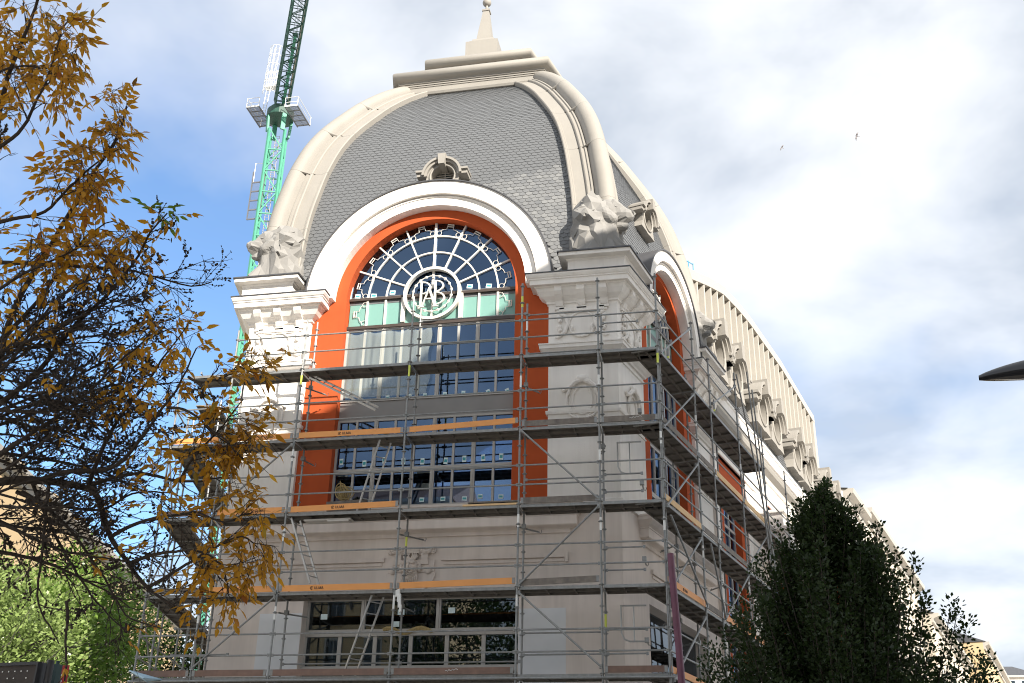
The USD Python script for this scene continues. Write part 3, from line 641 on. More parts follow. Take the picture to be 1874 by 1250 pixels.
# hip ribs: roll, fillets, flat band and inner border, swept up the hip
def hip_rib(ci, f1, f2, parent):
    """ci corner index; f1, f2 = (direction along the face away from the hip, outward normal) for the two faces"""
    S_ = np.linspace(.15, SLEN-.02, 40); V = []; m_ = 0
    side = [(1.02, -.25), (1.02, .06), (.99, .085), (.95, .085), (.93, .05), (.90, .05), (.88, .02), (.55, .02), (.53, .075), (.50, .095), (.46, .095), (.44, .06), (.40, .06), (.38, .10), (.33, .10), (.31, .03)]
    for s in S_:
        w, z = wof(s), zof(s); c = corners(w)[ci]; p = np.array([*c, z]); ds = .03
        tn = np.array([(wof(s+ds)-wof(s-ds)), (zof(s+ds)-zof(s-ds))]); tn /= np.linalg.norm(tn)
        pt = np.array([*(corners(wof(min(s+ds, SLEN)))[ci]-corners(wof(s-ds))[ci]), zof(min(s+ds, SLEN))-zof(s-ds)]); pt /= np.linalg.norm(pt)
        row = []; nv = []
        for (dr, nn) in (f1, f2): nv.append(np.array([*(np.array(nn)*tn[1]), tn[0]]))
        N_ = nv[0]+nv[1]; N_ /= np.linalg.norm(N_); T_ = np.cross(pt, N_); T_ /= np.linalg.norm(T_)
        if T_.dot(np.array([*f1[0], 0])) < 0: T_ = -T_
        k = 1.0
        for e, o in side: row.append(p+np.array([*f1[0], 0])*e*k+nv[0]*(o-.02))
        for a in np.radians(np.linspace(105, -105, 15)): row.append(p+N_*.04+.275*(math.cos(a)*N_+math.sin(a)*T_))
        for e, o in side[::-1]: row.append(p+np.array([*f2[0], 0])*e*k+nv[1]*(o-.02))
        m_ = len(row); V += row
    def build(i0, i1):
        q = np.array(V[i0*m_:(i1+1)*m_]); n = i1-i0; F = [[i*m_+j, i*m_+j+1, (i+1)*m_+j+1, (i+1)*m_+j] for i in range(n) for j in range(m_-1)]
        F = F + [[0, j, j+1, j+1] for j in range(1, m_-1)]
        return MB().add(q, np.array(F), closed=False)
    cuts = [0, 9, 17, 24, 31, 39]                 # stone joints
    R_ = node('hip_rib', parent)
    for a, b in zip(cuts[:-1], cuts[1:]):
        mb = build(a, b); v, f = mb.arrays()
        lo = v[:m_]; v2 = v.copy(); v2[:m_] += (v[m_:2*m_]-lo)*.006/np.linalg.norm(v[m_]-lo[0]) 
        part('rib_stone', (v2, f), 'rib_stone', R_, smooth=28)
rdir = S2; 
hip_rib(0, ((-1, 0), (0, -1)), (tuple(S2), tuple(N2)), RF)
hip_rib(3, ((1, 0), (0, -1)), (tuple(SL2), tuple(NL2)), RF)
hip_rib(1, (tuple(-S2), tuple(N2)), ((-1, 0), (0, 1)), RF)
hip_rib(2, ((1, 0), (0, 1)), (tuple(-SL2), tuple(NL2)), RF)

# stepped crown and spire
def closedsweep(mb, w, prof):
    """profile of (outward, z) round the closed plan at inset w"""
    c = corners(w); pts = [c[3], c[0], c[1], c[2]]; n = 4
    seg = [pts[(i+1) % n]-pts[i] for i in range(n)]; seg = [q/np.linalg.norm(q) for q in seg]; nn = [np.array([q[1], -q[0]]) for q in seg]
    q = np.asarray(prof, float); m_ = len(q); V = []
    for i in range(n):
        mit = (nn[i-1]+nn[i])/(1+nn[i-1].dot(nn[i])); V.append(np.column_stack([pts[i]+q[:, :1]*mit, q[:, 1]]))
    F = []
    for i in range(n):
        k = (i+1) % n
        for j in range(m_): a, b = i*m_+j, i*m_+(j+1) % m_; c_, d_ = k*m_+j, k*m_+(j+1) % m_; F.append([a, b, d_, c_])
    mb.add(np.vstack(V), F)
CW = node('roof_crown', RF)
mb = MB(); closedsweep(mb, 3.75, [(-.8, 26.35), (.10, 26.42), (.14, 26.50), (.14, 26.58), (.09, 26.62), (.09, 26.72), (.12, 26.74), (.12, 26.80), (-.8, 26.86)]); part('base_course', mb, 'rib_stone', CW)
def roll(z, w, k=1.0):
    th = np.linspace(-.5*math.pi, .55*math.pi, 9)
    return [(-1.0, z-.02), (.02, z-.02), (.02, z+.04), (.06, z+.05), (.06, z+.10), (.10, z+.13)] + [(.10+.20*math.cos(t)*k, z+.33+.20*math.sin(t)) for t in th] + [(-1.0, z+.60)]
mb = MB(); closedsweep(mb, 3.62, roll(26.82, 0)); part('step', mb, 'rib_stone', CW, smooth=30)
mb = MB(); closedsweep(mb, 4.72, [(-.9, 27.3), (.0, 27.3), (.0, 28.24), (-.9, 28.24)]); part('riser', mb, 'rib_stone', CW)
mb = MB(); closedsweep(mb, 4.70, roll(28.22, 0)); part('step', mb, 'rib_stone', CW, smooth=30)
mb = MB(); c = corners(4.2); mb.slab(Polygon([c[3], c[0], c[1], c[2]]), 27.30, 27.38); c = corners(5.0); mb.slab(Polygon([c[3], c[0], c[1], c[2]]).buffer(-.02), 28.2, 28.80); part('cap', mb, 'zinc', CW)
SPC = (XC, 7.02)
def sq(mb, z0, h0, z1, h1):
    v = [(SPC[0]+sx*h, SPC[1]+sy*h, z) for z, h in ((z0, h0), (z1, h1)) for sx in (-1, 1) for sy in (-1, 1)]
    mb.add(v, [[0, 1, 3, 2], [4, 6, 7, 5], [0, 4, 5, 1], [2, 3, 7, 6], [0, 2, 6, 4], [1, 5, 7, 3]])
mb = MB(); sq(mb, 28.75, .62, 29.72, .62); sq(mb, 29.72, .50, 29.84, .50); sq(mb, 29.84, .46, 30.0, .40); sq(mb, 30.0, .30, 31.6, .12); sq(mb, 31.6, .15, 31.68, .15)
spire = part('spire', mb, 'rib_stone', RF)
mb = MB(); mb.tube((*SPC, 31.68), (*SPC, 31.95), .05, 10); t = trimesh.creation.icosphere(3, .17); t.vertices += (*SPC, 32.10); mb.mesh(t); part('ball', mb, 'rib_stone', spire, smooth=True)

# oeil-de-boeuf dormers (facing +d of a frame): drum with a round eye, hood mould with ears, keystone, louvres
def oculus(fr, ac, zc, r, parent, d0, d1, body=True, scale=1.0):
    D = node('round_dormer', parent); k = scale
    out = Point(ac, zc).buffer(r*1.42, 24).union(Polygon([(ac-r*1.42, zc), (ac-r*1.30, zc-r*.7), (ac-r*1.62, zc-r*1.35), (ac+r*1.62, zc-r*1.35), (ac+r*1.30, zc-r*.7), (ac+r*1.42, zc)]))
    part('drum', MB(fr).poly(out.difference(Point(ac, zc).buffer(r, 24)), d0, d1), 'rib_stone', D)
    hood = arch(ac, zc, r*1.62, zc, 40).difference(arch(ac, zc, r*1.30, zc-.1, 40)).union(rect(ac-r*2.15, zc-.02*k, ac-r*1.34, zc+r*.42)).union(rect(ac+r*1.34, zc-.02*k, ac+r*2.15, zc+r*.42))
    mb = MB(fr).poly(hood, d0+.1, d1+.10*k)
    h2 = arch(ac, zc, r*1.70, zc, 40).difference(arch(ac, zc, r*1.50, zc-.1, 40)).union(rect(ac-r*2.22, zc+r*.28, ac-r*1.5, zc+r*.46)).union(rect(ac+r*1.5, zc+r*.28, ac+r*2.22, zc+r*.46)).difference(Point(ac, zc).buffer(r*1.45))
    mb.poly(h2, d0+.1, d1+.17*k); part('hood', mb, 'rib_stone', D)
    th = np.linspace(0, 2*math.pi, 33); mb = MB(fr).path([(ac+r*1.06*math.cos(t), d1+.01, zc+r*1.06*math.sin(t)) for t in th], .035*k, 6, caps=False, closed=False); part('eye_ring', mb, 'rib_stone', D, smooth=True)
    mb = MB(fr).poly(Polygon([(ac-r*.26, zc+r*.86), (ac+r*.26, zc+r*.86), (ac+r*.34, zc+r*1.86), (ac-r*.34, zc+r*1.86)]), d0, d1+.24*k); part('keystone', mb, 'rib_stone', D)
    lv = MB(fr); n = 9
    for i in range(n):
        z = zc-r+2*r*(i+.5)/n; h = math.sqrt(max(r*r-(z-zc)**2, .0)); dd = d1-.34*k
        lv.obox((ac, dd, z), (h, 0, 0), (0, .035, -.03), (0, .006, .008))
    lv.box((ac-.015, d1-.31*k, zc-r), (ac+.015, d1-.29*k, zc+r)); part('louvres', lv, 'fin_white', D)
    part('backing', MB(fr).poly(Point(ac, zc).buffer(r*1.05, 20), d0+.0, d1-.42*k), 'dark_room', D)
oculus(FRONT, 3.04, 20.58, .37, RF, -1.5, -.42)
DS = 5.25
oculus(SIDE, DS, 20.62, .37, RF, -1.6, -.42)
# ------------------------------------------------------------------ long wing along the side street
WF = Frame(P5 - 1.75*SNV, SV, SNV)
WG = node('wing', B)
WC = [13.0, 19.1, 25.2, 31.3]
wp = rect(9.8, 0, 34.5, 15.0)
for c in WC: wp = wp.difference(rect(c-1.75, 5.0, c+1.75, 14.5))
part('wing_wall', MB(WF).poly(wp, -.4, 0), 'white_plaster', WG)
for c in WC:
    part('window_surround', MB(WF).poly(rect(c-1.77, 4.98, c+1.77, 14.52).difference(rect(c-1.1, 4.9, c+1.1, 13.9)), -.42, -.1), 'red_paint', WG)
    fm = MB(WF)
    for i in range(4): fm.box((c-1.1+2.2*i/3-.04, -.42, 5), (c-1.1+2.2*i/3+.04, -.34, 13.9))
    for z in np.arange(5, 14.0, 1.48): fm.box((c-1.1, -.41, z-.05), (c+1.1, -.33, z+.05))
    part('frame', fm, 'window_frame', WG)
    part('pane', MB(WF).box((c-1.08, -.40, 5.0), (c+1.08, -.385, 13.9)), 'glass', WG)
    part('room', MB(WF).box((c-1.6, -2.0, 4.6), (c+1.6, -1.9, 14.3)), 'dark_room', WG)
for c in (16.05, 22.15, 28.25):                       # pilasters with brackets between the windows
    mb = MB(WF).box((c-.75, 0, 5), (c+.75, .16, 14.3)); mb.extr_a([(0, 13.6), (.2, 13.7), (.34, 14.0), (.38, 14.3), (0, 14.3)], c-.5, c+.5); mb.box((c-.85, 0, 13.0), (c+.85, .24, 13.2)); part('pilaster', mb, 'white_plaster', WG)
ENT = [(0, 14.5), (.06, 14.5), (.06, 14.72), (.1, 14.74), (.1, 15.34), (.16, 15.36), (.2, 15.42), (.38, 15.62), (.42, 15.72), (.42, 15.80), (.5, 15.84), (.5, 16.22), (.54, 16.24), (.54, 16.36), (-.3, 16.38), (-.3, 14.5)]
part('entablature', MB(WF).extr_a(ENT, 9.82, 34.5), 'white_plaster', WG)
part('cornice_stripe', MB(WF).extr_a([(.1, 15.345), (.405, 15.60), (.44, 15.73), (.44, 15.79), (.3, 15.7), (.05, 15.4)], 10.0, 34.4), 'rib_stone', WG)
# balcony on brackets
mb = MB(WF).box((15.2, .0, 11.6), (18.6, 1.5, 11.85)); mb.sweep([(15.2, 0), (15.2, 1.5)][::-1], [(0, 11.85), (.06, 11.85), (.06, 12.0), (0, 12.0)])
mb.box((15.35, .05, 11.85), (18.45, 1.35, 12.75)); mb.box((15.25, .05, 12.75), (18.55, 1.45, 12.88)); mb.box((15.5, .05, 12.88), (18.3, 1.1, 13.45)); mb.box((15.4, .05, 13.45), (18.4, 1.2, 13.56))
part('balcony', mb, 'white_plaster', WG)
mb = MB(WF); V = []                                      # slate mansard
mb.extr_a([(-.25, 16.3), (.06, 16.38), (-.62, 19.7), (-1.2, 19.7)], 9.9, 34.4); part('mansard_deck', mb, 'slate_c', WG)
OC = [11.85, 14.15, 18.0, 20.3, 24.1, 26.4, 30.2, 32.5]
mb = MB(WF); ln = math.hypot(.68, 3.32); tv, nv = np.array([-.68/ln, 3.32/ln]), np.array([3.32/ln, .68/ln])
for i in range(int(ln/.15)):
    s0 = i*.15
    for k in range(int(24.3/.2)):
        a = 10.05+.2*k+(i % 2)*.1
        if any(abs(a-o) < 1.0 and abs(16.4+s0-18.5) < .8 for o in OC): continue
        p = np.array([.06, 16.38])+tv*s0+nv*(.028+rs.uniform(0, .006)); q = np.array([.06, 16.38])+tv*(s0+.2)+nv*.006
        mb.add([(a-.095, *p), (a+.095, *p), (a+.095, *q), (a-.095, *q), (a-.095, *(p-nv*.022)), (a+.095, *(p-nv*.022))], [[0, 1, 2], [0, 2, 3], [4, 5, 1], [4, 1, 0]], closed=False)
part('slates', mb, 'slate_mix', WG, kind='stuff')
for o in OC: oculus(WF, o, 18.62, .66, WG, -1.6, .12, scale=1.4)
# white ribbed roof storey
TOPZ = np.array([[10.2, 21.7], [11.4, 22.1], [14.1, 23.06], [16.3, 23.76], [18.5, 24.1], [20.6, 24.32], [26.5, 24.5], [32.2, 24.2], [33.9, 24.15]])
EX = node('roof_storey', B); EF = Frame(P5 - 2.5*SNV, SV, SNV)
ztop = lambda s: float(np.interp(s, TOPZ[:, 0], TOPZ[:, 1]))
s_ = np.linspace(10.2, 33.8, 50)
part('panel', MB(EF).poly(Polygon([(10.2, 19.2), (33.8, 19.2)] + [(s, ztop(s)-.1) for s in s_[::-1]]), -.95, -.72), 'fin_white', EX)
fa = Polygon([(s, ztop(s)-.42) for s in s_] + [(s, ztop(s)) for s in s_[::-1]]); part('fascia', MB(EF).poly(fa, -.9, .02), 'fin_white', EX)
part('end_wall', MB(EF).box((33.5, -.9, 19.2), (33.9, .01, ztop(33.8)-.2)), 'fin_white', EX)
for k in range(25):
    s = 10.65+.95*k; part('fin', MB(EF).box((s-.075, -.72, 19.3), (s+.075, 0, ztop(s)-.3)), 'fin_white', EX)
mb = MB(EF); s_ = np.linspace(10.6, 15.2, 8)
for h in (.5, 1.0): mb.path([(s, -.9, ztop(s)+h) for s in s_], .022, 5)
for s in s_: mb.tube((s, -.9, ztop(s)-.1), (s, -.9, ztop(s)+1.05), .02, 5)
part('roof_railing', mb, 'blue_rail', EX)

# ------------------------------------------------------------------ lions: faceted heads and chests on the pedestals
def hull(pts): return trimesh.convex.convex_hull(np.array(pts, float))
def lion_sdf(p):
    """distance field of a seated lion's head, mane and breast, muzzle towards +x"""
    def ell(c, r): q = (p-np.array(c))/np.array(r); k = np.linalg.norm(q, axis=1); return (k-1)*min(r)
    def cap(a, b, ra, rb=None):
        a, b = np.array(a), np.array(b); rb = ra if rb is None else rb; h = np.clip(((p-a) @ (b-a))/((b-a) @ (b-a)), 0, 1); return np.linalg.norm(p-a-h[:, None]*(b-a), axis=1)-(ra+(rb-ra)*h)
    ay = np.abs(p[:, 1]); pm_ = np.column_stack([p[:, 0], ay, p[:, 2]])
    def capm(a, b, r, rb=None):
        a, b = np.array(a), np.array(b); rb = r if rb is None else rb; h = np.clip(((pm_-a) @ (b-a))/((b-a) @ (b-a)), 0, 1); return np.linalg.norm(pm_-a-h[:, None]*(b-a), axis=1)-(r+(rb-r)*h)
    phi = np.arctan2(p[:, 1], p[:, 2]-1.3)
    mane = ell((-.18, 0, 1.28), (.60, .76, .80)) + .055*np.sin(phi*8+p[:, 0]*6)*(p[:, 0] < .2)
    d = [cap((-.20, 0, .05), (-.16, 0, 1.0), .72, .66)+.05*np.sin(np.arctan2(p[:, 1], p[:, 0]+.2)*9+p[:, 2]*2), mane, ell((.20, 0, 1.50), (.44, .40, .42)), cap((.42, 0, 1.40), (.74, 0, 1.28), .27, .20), cap((.35, 0, 1.04), (.66, 0, .98), .17, .12),
         capm((.46, .20, 1.66), (.60, .12, 1.50), .11), capm((.25, .40, 1.30), (.42, .30, 1.12), .17), capm((.40, .30, .05), (.66, .28, .12), .18), capm((.02, .46, 1.90), (-.02, .52, 2.0), .10, .06)]
    return np.min(d, axis=0)
def lion(pos, yaw, sc, label, seed):
    T = thing('lion_statue', label, 'statue', pos, None)
    rn = np.random.RandomState(seed); c, s = math.cos(yaw), math.sin(yaw)
    R = np.array([[c, -s, 0], [s, c, 0], [0, 0, 1]]); tf = lambda v: (np.asarray(v)*sc) @ R.T + np.array(pos)
    n = 1000; k = np.arange(n)+.5; ph = np.arccos(1-2*k/n); th = math.pi*(1+5**.5)*k       # irregular facets, finer over the face
    D = np.stack([np.cos(ph), np.sin(ph)*np.cos(th), np.sin(ph)*np.sin(th)], 1)
    keep = (rn.rand(n) < np.where(D[:, 0] > .35, .95, .42)); D = D[keep]; D += rn.normal(0, .045, D.shape)*np.where(D[:, :1] > .35, .45, 1.0); D /= np.linalg.norm(D, axis=1, keepdims=True)
    o = np.array((.05, 0, 1.14)); t = np.full(len(D), 2.2)
    for _ in range(90): dd = lion_sdf(o+D*t[:, None]); t = np.maximum(t-np.maximum(dd, 0)*.6, .05)
    V = o+D*t[:, None]; V[:, 2] = np.maximum(V[:, 2], 0.0); rear = V[:, 0] < .2
    V[rear] += rn.normal(0, .026, (rear.sum(), 3)); V[:, 2] = np.maximum(V[:, 2], 0.0)
    H = trimesh.convex.convex_hull(D); Dv = np.asarray(H.vertices); idx = np.array([np.argmin(((D-q)**2).sum(1)) for q in Dv]); F = idx[H.faces]
    part('body', (tf(V), F), 'lion_stone', T)
    mb = MB(); mb.mesh(hull([(.84, .08, 1.46), (.84, -.08, 1.46), (.96, .09, 1.34), (.96, -.09, 1.34), (.94, 0, 1.24), (.84, .06, 1.28), (.84, -.06, 1.28)])); v, f = mb.arrays(); part('nose', (tf(v), f), 'lion_stone', T)
    for sy in (-1, 1):
        v = hull([(.555, sy*.25, 1.53), (.61, sy*.20, 1.50), (.56, sy*.27, 1.48), (.50, sy*.30, 1.51), (.55, sy*.23, 1.50), (.59, sy*.24, 1.51)]); part('eye', (tf(v.vertices), v.faces), 'spandrel', T)
        for q in range(3):
            a = math.radians(12+38*q); e = np.array((0, sy*math.sin(a), math.cos(a))); b = np.array((-.10, 0, 1.30)); tq = np.array((0, sy*math.cos(a), -math.sin(a)))
            w = hull([b+e*.62+tq*.12, b+e*.62-tq*.12, b+e*.64+(.2, 0, 0), b+e*.78+np.array((-.22, 0, -.08))+tq*.03, b+e*.70+np.array((-.3, 0, 0))-tq*.16, b+e*.40+(-.2, 0, 0)]); part('mane_lock', (tf(w.vertices), w.faces), 'lion_stone', T)
lion((7.93, 1.92, 17.03), math.radians(-18), 1.08, 'faceted grey lion on the pedestal right of the orange arch, nearest corner', 3)
lion((2*XC-7.93, 1.92, 17.03), math.radians(180+30), 1.04, 'faceted pale lion in profile on the sunlit pedestal left of the orange arch', 5)
q = SW(9.0, -.35); lion((q[0], q[1], 17.03), math.radians(-18), 1.0, 'shaded faceted lion at the far end of the side arch, beside the round dormers', 9)

# ------------------------------------------------------------------ scaffolding
LV = [13.45, 11.45, 9.45, 7.45, 5.45, 3.45]
def standard(T, fr, a, d, z1, z0=0.06, bands=()):
    mb = MB(fr).tube((a, d, z0), (a, d, z1), .0265, 8)
    st = part('standard', mb, 'galvanised', T, smooth=40)
    ro = MB(fr)
    z = z0+.4
    while z < z1:
        ro.tube((a, d, z-.006), (a, d, z+.006), .062, 8); ro.tube((a, d, z-.03), (a, d, z+.03), .033, 8); z += .5
    part('rosettes', ro, 'galvanised', st, kind='stuff')
    for zb, mt in bands: part('tape', MB(fr).tube((a, d, zb-.16), (a, d, zb+.16), .0285, 8), mt, st)
def rail(T, fr, a0, a1, d, z, name='guard_rail', mt='galvanised', z2=None, r=.0215, d2=None):
    z2 = z if z2 is None else z2; d2 = d if d2 is None else d2
    mb = MB(fr).tube((a0+.04, d, z), (a1-.04, d2, z2), r, 7)
    for a, zz, dd in ((a0, z, d), (a1, z2, d2)): mb.obox((a+(.045 if a == a0 else -.045), dd, zz), (.03, 0, 0), (0, .022, 0), (0, 0, .035))
    return part(name, mb, mt, T, smooth=40)
def deck(T, fr, a0, a1, z, d0=.02, d1=.70, n=2, mt='deck_steel'):
    w = (d1-d0)/n
    for k in range(n):
        x0, x1 = -(d0+k*w), -(d0+(k+1)*w-.015); mb = MB(fr)
        mb.box((a0+.05, x1, z-.008), (a1-.05, x0, z))
        for xx in (x0-.006, x1+.006): mb.box((a0+.05, xx-.005, z-.075), (a1-.05, xx+.005, z-.0085))
        mb.box((a0+.052, x1+.012, z-.07), (a0+.062, x0-.012, z-.009)); mb.box((a1-.062, x1+.012, z-.07), (a1-.052, x0-.012, z-.009))
        m_ = int((a1-a0)/.75)+1
        for i in range(1, m_):
            a = a0+(a1-a0)*i/m_; mb.obox((a, (x0+x1)/2, z-.035), (.012, (x1-x0)/2*.95, 0), (.012, 0, 0), (0, 0, .022))
        part('deck_plank', mb, mt, T)
    part('deck_edge', MB(fr).box((a0+.045, -d0+.004, z-.07), (a1-.045, -d0+.010, z+.004)), 'galvanised', T)
def toe(T, fr, a0, a1, z, mt, text=None, tilt=0., h=.15, tmat='ink', d=.028, flip=False):
    za, zb = z+.015, z+.015+tilt; k = len(str(text or ''))
    v = [(a0+.05, d-.02, za), (a0+.05, d, za), (a1-.05, d-.02, zb), (a1-.05, d, zb), (a0+.05, d-.02, za+h), (a0+.05, d, za+h), (a1-.05, d-.02, zb+h), (a1-.05, d, zb+h)]
    b = part('toe_board', MB(fr).add(v, [[0, 1, 3, 2], [4, 6, 7, 5], [0, 4, 5, 1], [2, 3, 7, 6], [0, 2, 6, 4], [1, 5, 7, 3]]), mt, T)
    for a in (a0+.085, a1-.085): part('end_plate', MB(fr).box((a-.035, d+.001, z+.02+(tilt if a > a0+1 else 0)), (a+.035, d+.006, z+.16+(tilt if a > a0+1 else 0))), 'galvanised', b)
    if text:
        a = text[1]
        if text[0] == '~':
            zq = z+.09; part('scrawl', MB(fr).path([(a+.03*i, d+.003, zq+.018*math.sin(2.4*i)+.004*i) for i in range(11)], .006, 4), tmat, b); return
        t = meshkit.text_mesh(text[0], .062, .003, bold=True); v = np.array(t.vertices); zt_ = z+.055+tilt*(a-a0)/(a1-a0)
        part('lettering', MB(fr).add(np.stack([a+v[:, 0], d+.0015+v[:, 2], zt_+v[:, 1]+tilt*v[:, 0]/(a1-a0)], 1), t.faces), tmat, b)
        mb = MB(fr); th = np.linspace(.4, 5.6, 12); mb.path([(a-.06+.035*math.cos(x), d+.003, zt_+.03+.035*math.sin(x)) for x in th], .007, 4); mb.box((a-.075, d+.001, zt_+.02), (a-.045, d+.004, zt_+.04)); part('emblem', mb, tmat, b)
def transom(T, fr, a, z, d1=.70): part('transom', MB(fr).tube((a, 0, z-.05), (a, -d1, z-.05), .024, 7), 'galvanised', T, smooth=40)
def tie(T, fr, a, z, da=.0, ln=.9):
    mb = MB(fr).tube((a-.3*da, -.68, z), (a+.5*da, -.70-ln*.55, z-.02), .022, 6); mb.obox((a, -.70, z), (.05, 0, 0), (0, .05, 0), (0, 0, .055))
    c = np.array((a+.5*da, -.70-ln*.55, z-.02)); mb.path([c, c+(.03, -.05, -.02), c+(.06, -.04, .03), c+(.06, 0, .06)], .009, 5); part('wall_tie', mb, 'galvanised', T)
SF = thing('scaffold', 'galvanised scaffold with orange toe boards across the front under the big arch', 'scaffold', (3, .35, 0))
XS_ = [-3.5, -2.0, 0, 3, 6, 8, 9.5]
ztop_o = [13.2, 14.75, 14.95, 15.4, 15.55, 15.55, 15.55]; ztop_i = [12.6, 14.8, 15.2, 15.4, 15.3, 14.75, 14.5]
tape = {3: [(13.2, 'yellow_band'), (7.15, 'white_ink')], 4: [(15.0, 'yellow_band'), (12.7, 'white_ink'), (9.05, 'white_ink'), (7.1, 'white_ink')], 2: [(13.1, 'yellow_band'), (11.0, 'white_ink'), (8.9, 'white_ink'), (6.95, 'white_ink')], 5: [(12.6, 'white_ink'), (10.6, 'white_ink'), (8.9, 'white_ink')], 6: [(13.1, 'yellow_band'), (11.0, 'white_ink'), (8.85, 'white_ink')], 1: [(6.9, 'white_ink')]}
for i, x in enumerate(XS_):
    standard(SF, SCF, x, 0, ztop_o[i], bands=tape.get(i, ()))
    standard(SF, SCF, x, -.70, ztop_i[i], bands=[(8.85, 'yellow_band')] if i == 3 else [(14.6, 'white_ink')] if i in (2, 4) else [(6.75, 'yellow_band')] if i == 5 else ())
    for z in LV[:5]:
        if i > 0 or z < 13: transom(SF, SCF, x, z)
BAYS = list(zip(XS_[:-1], XS_[1:]))
for li, z in enumerate(LV[:5]):
    for bi, (a0, a1) in enumerate(BAYS):
        if bi == 0 and li == 0: deck(SF, SCF, a0+.2, a1, z, n=1); continue
        deck(SF, SCF, a0, a1, z)
        rail(SF, SCF, a0, a1, 0, z+.5); rail(SF, SCF, a0, a1, 0, z+1.0)
# rails hung on the inner posts
for a0, a1, z in ((0, 3, 13.75), (-2, 0, 13.9), (3, 6, 14.25), (3, 6, 15.0), (6, 8, 13.8), (6, 8, 14.95), (8, 9.0, 14.55), (8, 9.0, 13.75), (0, 3, 11.85), (3, 6, 11.9), (8, 9.0, 11.75), (8, 9.0, 12.25), (6, 8, 9.8), (6, 8, 10.3), (8, 9.0, 10.35), (8, 9.0, 9.9), (8, 9.0, 7.95), (8, 9.0, 8.5), (3, 6, 5.85), (0, 3, 5.85), (6, 8, 6.0), (6, 8, 6.5), (8, 9.0, 6.0), (8, 9.0, 6.55), (-3, -1.4, 6.1), (-3, -1.4, 6.75)): rail(SF, SCF, a0, a1, -.70, z, r=.02)
U = 'ULMA'
for bi, z, mt, tx, tilt in ((1, 11.45, 'orange_board', (U, -.85), .0), (2, 11.45, 'orange_board', (U, 1.3), .0), (3, 11.45, 'orange_board', None, .10), (4, 11.45, 'grey_board', None, .0), (5, 11.45, 'grey_board', ('~', 8.75), .0), (0, 11.45, 'orange_board', None, 0.),
        (1, 9.45, 'orange_board', (U, -.85), 0), (2, 9.45, 'orange_board', (U, 1.3), .05), (4, 9.45, 'grey_board', None, .0), (0, 9.45, 'brown_board', None, 0.),
        (1, 7.45, 'orange_board', (U, -1.1), 0), (2, 7.45, 'orange_board', (U, .95), 0), (3, 7.45, 'orange_board', None, .05), (4, 7.45, 'grey_board', None, .05), (0, 7.45, 'grey_board', None, 0),
        (0, 5.45, 'brown_board', None, 0), (1, 5.45, 'brown_board', None, 0), (2, 5.45, 'brown_board', None, 0), (3, 5.45, 'brown_board', ('~', 4.35), 0), (5, 5.45, 'brown_board', None, 0)):
    white = tx and tx[0] != U
    toe(SF, SCF, BAYS[bi][0], BAYS[bi][1], z, mt, tx, tilt, tmat='white_ink' if white else 'ink')
for z in (5.36, 5.22): part('base_tube', MB(SCF).tube((-3.6, .06, z), (9.6 if z > 5.3 else 8.9, .06, z-.0), .026, 8), 'galvanised', SF, smooth=40)
def brace(T, fr, a0, z0, a1, z1, d=.055, r=.024): 
    mb = MB(fr).tube((a0, d, z0), (a1, d, z1), r, 8)
    for a, z in ((a0, z0), (a1, z1)): mb.obox((a, d-.03, z), (.03, 0, 0), (0, .04, 0), (0, 0, .045))
    part('diagonal_brace', mb, 'galvanised', T, smooth=40)
for q in ((6.05, 11.34, 7.96, 9.50), (7.96, 9.32, 6.05, 7.48), (6.05, 7.30, 7.96, 5.60), (-.04, 11.28, -1.95, 9.55), (-1.95, 9.35, -.04, 7.45), (-.04, 7.32, -1.96, 5.66)): brace(SF, SCF, *q)
for a, z, da in ((.0, 13.2, .5), (3, 9.0, .6), (6, 9.1, .6), (0, 7.1, .7), (3, 7.2, .2), (0, 11.15, .2), (8, 11.1, -.2), (8.95, 12.0, .0), (8.95, 10.1, 0), (8.95, 8.2, 0), (8.95, 6.3, 0), (6, 12.9, .5)): tie(SF, SCF, a, z, da)
# swing gate left hanging at the corner, one under each of two decks
for z in (11.25, 7.15):
    mb = MB(SCF); pts = [(8.35, -.85, z), (8.35, -.85, z-.65), (8.42, -.85, z-.80), (8.55, -.85, z-.85), (8.95, -.85, z-.85)]; mb.path(pts, .022, 6); mb.tube((8.65, -.85, z), (8.65, -.85, z-.83), .018, 6); mb.tube((8.35, -.85, z-.02), (8.95, -.85, z-.02), .022, 6); part('loading_gate', mb, 'aluminium', SF, smooth=40)

SR = thing('scaffold', 'dark galvanised scaffold receding along the side street wall', 'scaffold', P5+8*SV)
SS = [0, 3.0, 4.5, 7.4, 10.4, 13.4, 16.4, 19.4]
for i, s in enumerate(SS):
    if i: standard(SR, SCS, s, 0, [0, 15.5, 15.0, 15.7, 14.9, 14.3, 14.6, 14.6][i], bands=[(12.5, 'white_ink'), (8.9, 'white_ink')] if i in (1, 3) else ())
    if i: standard(SR, SCS, s-.0, -.70, [0, 15.0, 14.6, 14.9, 13.6, 12.6, 12.6, 10][i], bands=[(14.4, 'yellow_band')] if i in (1, 3) else ())
    for z in LV[:5]:
        if (i <= 4 or z < 13): transom(SR, SCS, s, z)
SB = list(zip(SS[:-1], SS[1:])); boards = {1: ['grey_board', 'grey_board', 'pale_board', 'pale_board', 'grey_board', 'grey_board'], 2: ['pale_board', 'grey_board', 'grey_board', 'grey_board', 'grey_board', 'grey_board'], 3: ['orange_board', 'grey_board', 'orange_board', 'orange_board', 'grey_board', 'orange_board', 'orange_board'], 4: ['orange_board']*7}
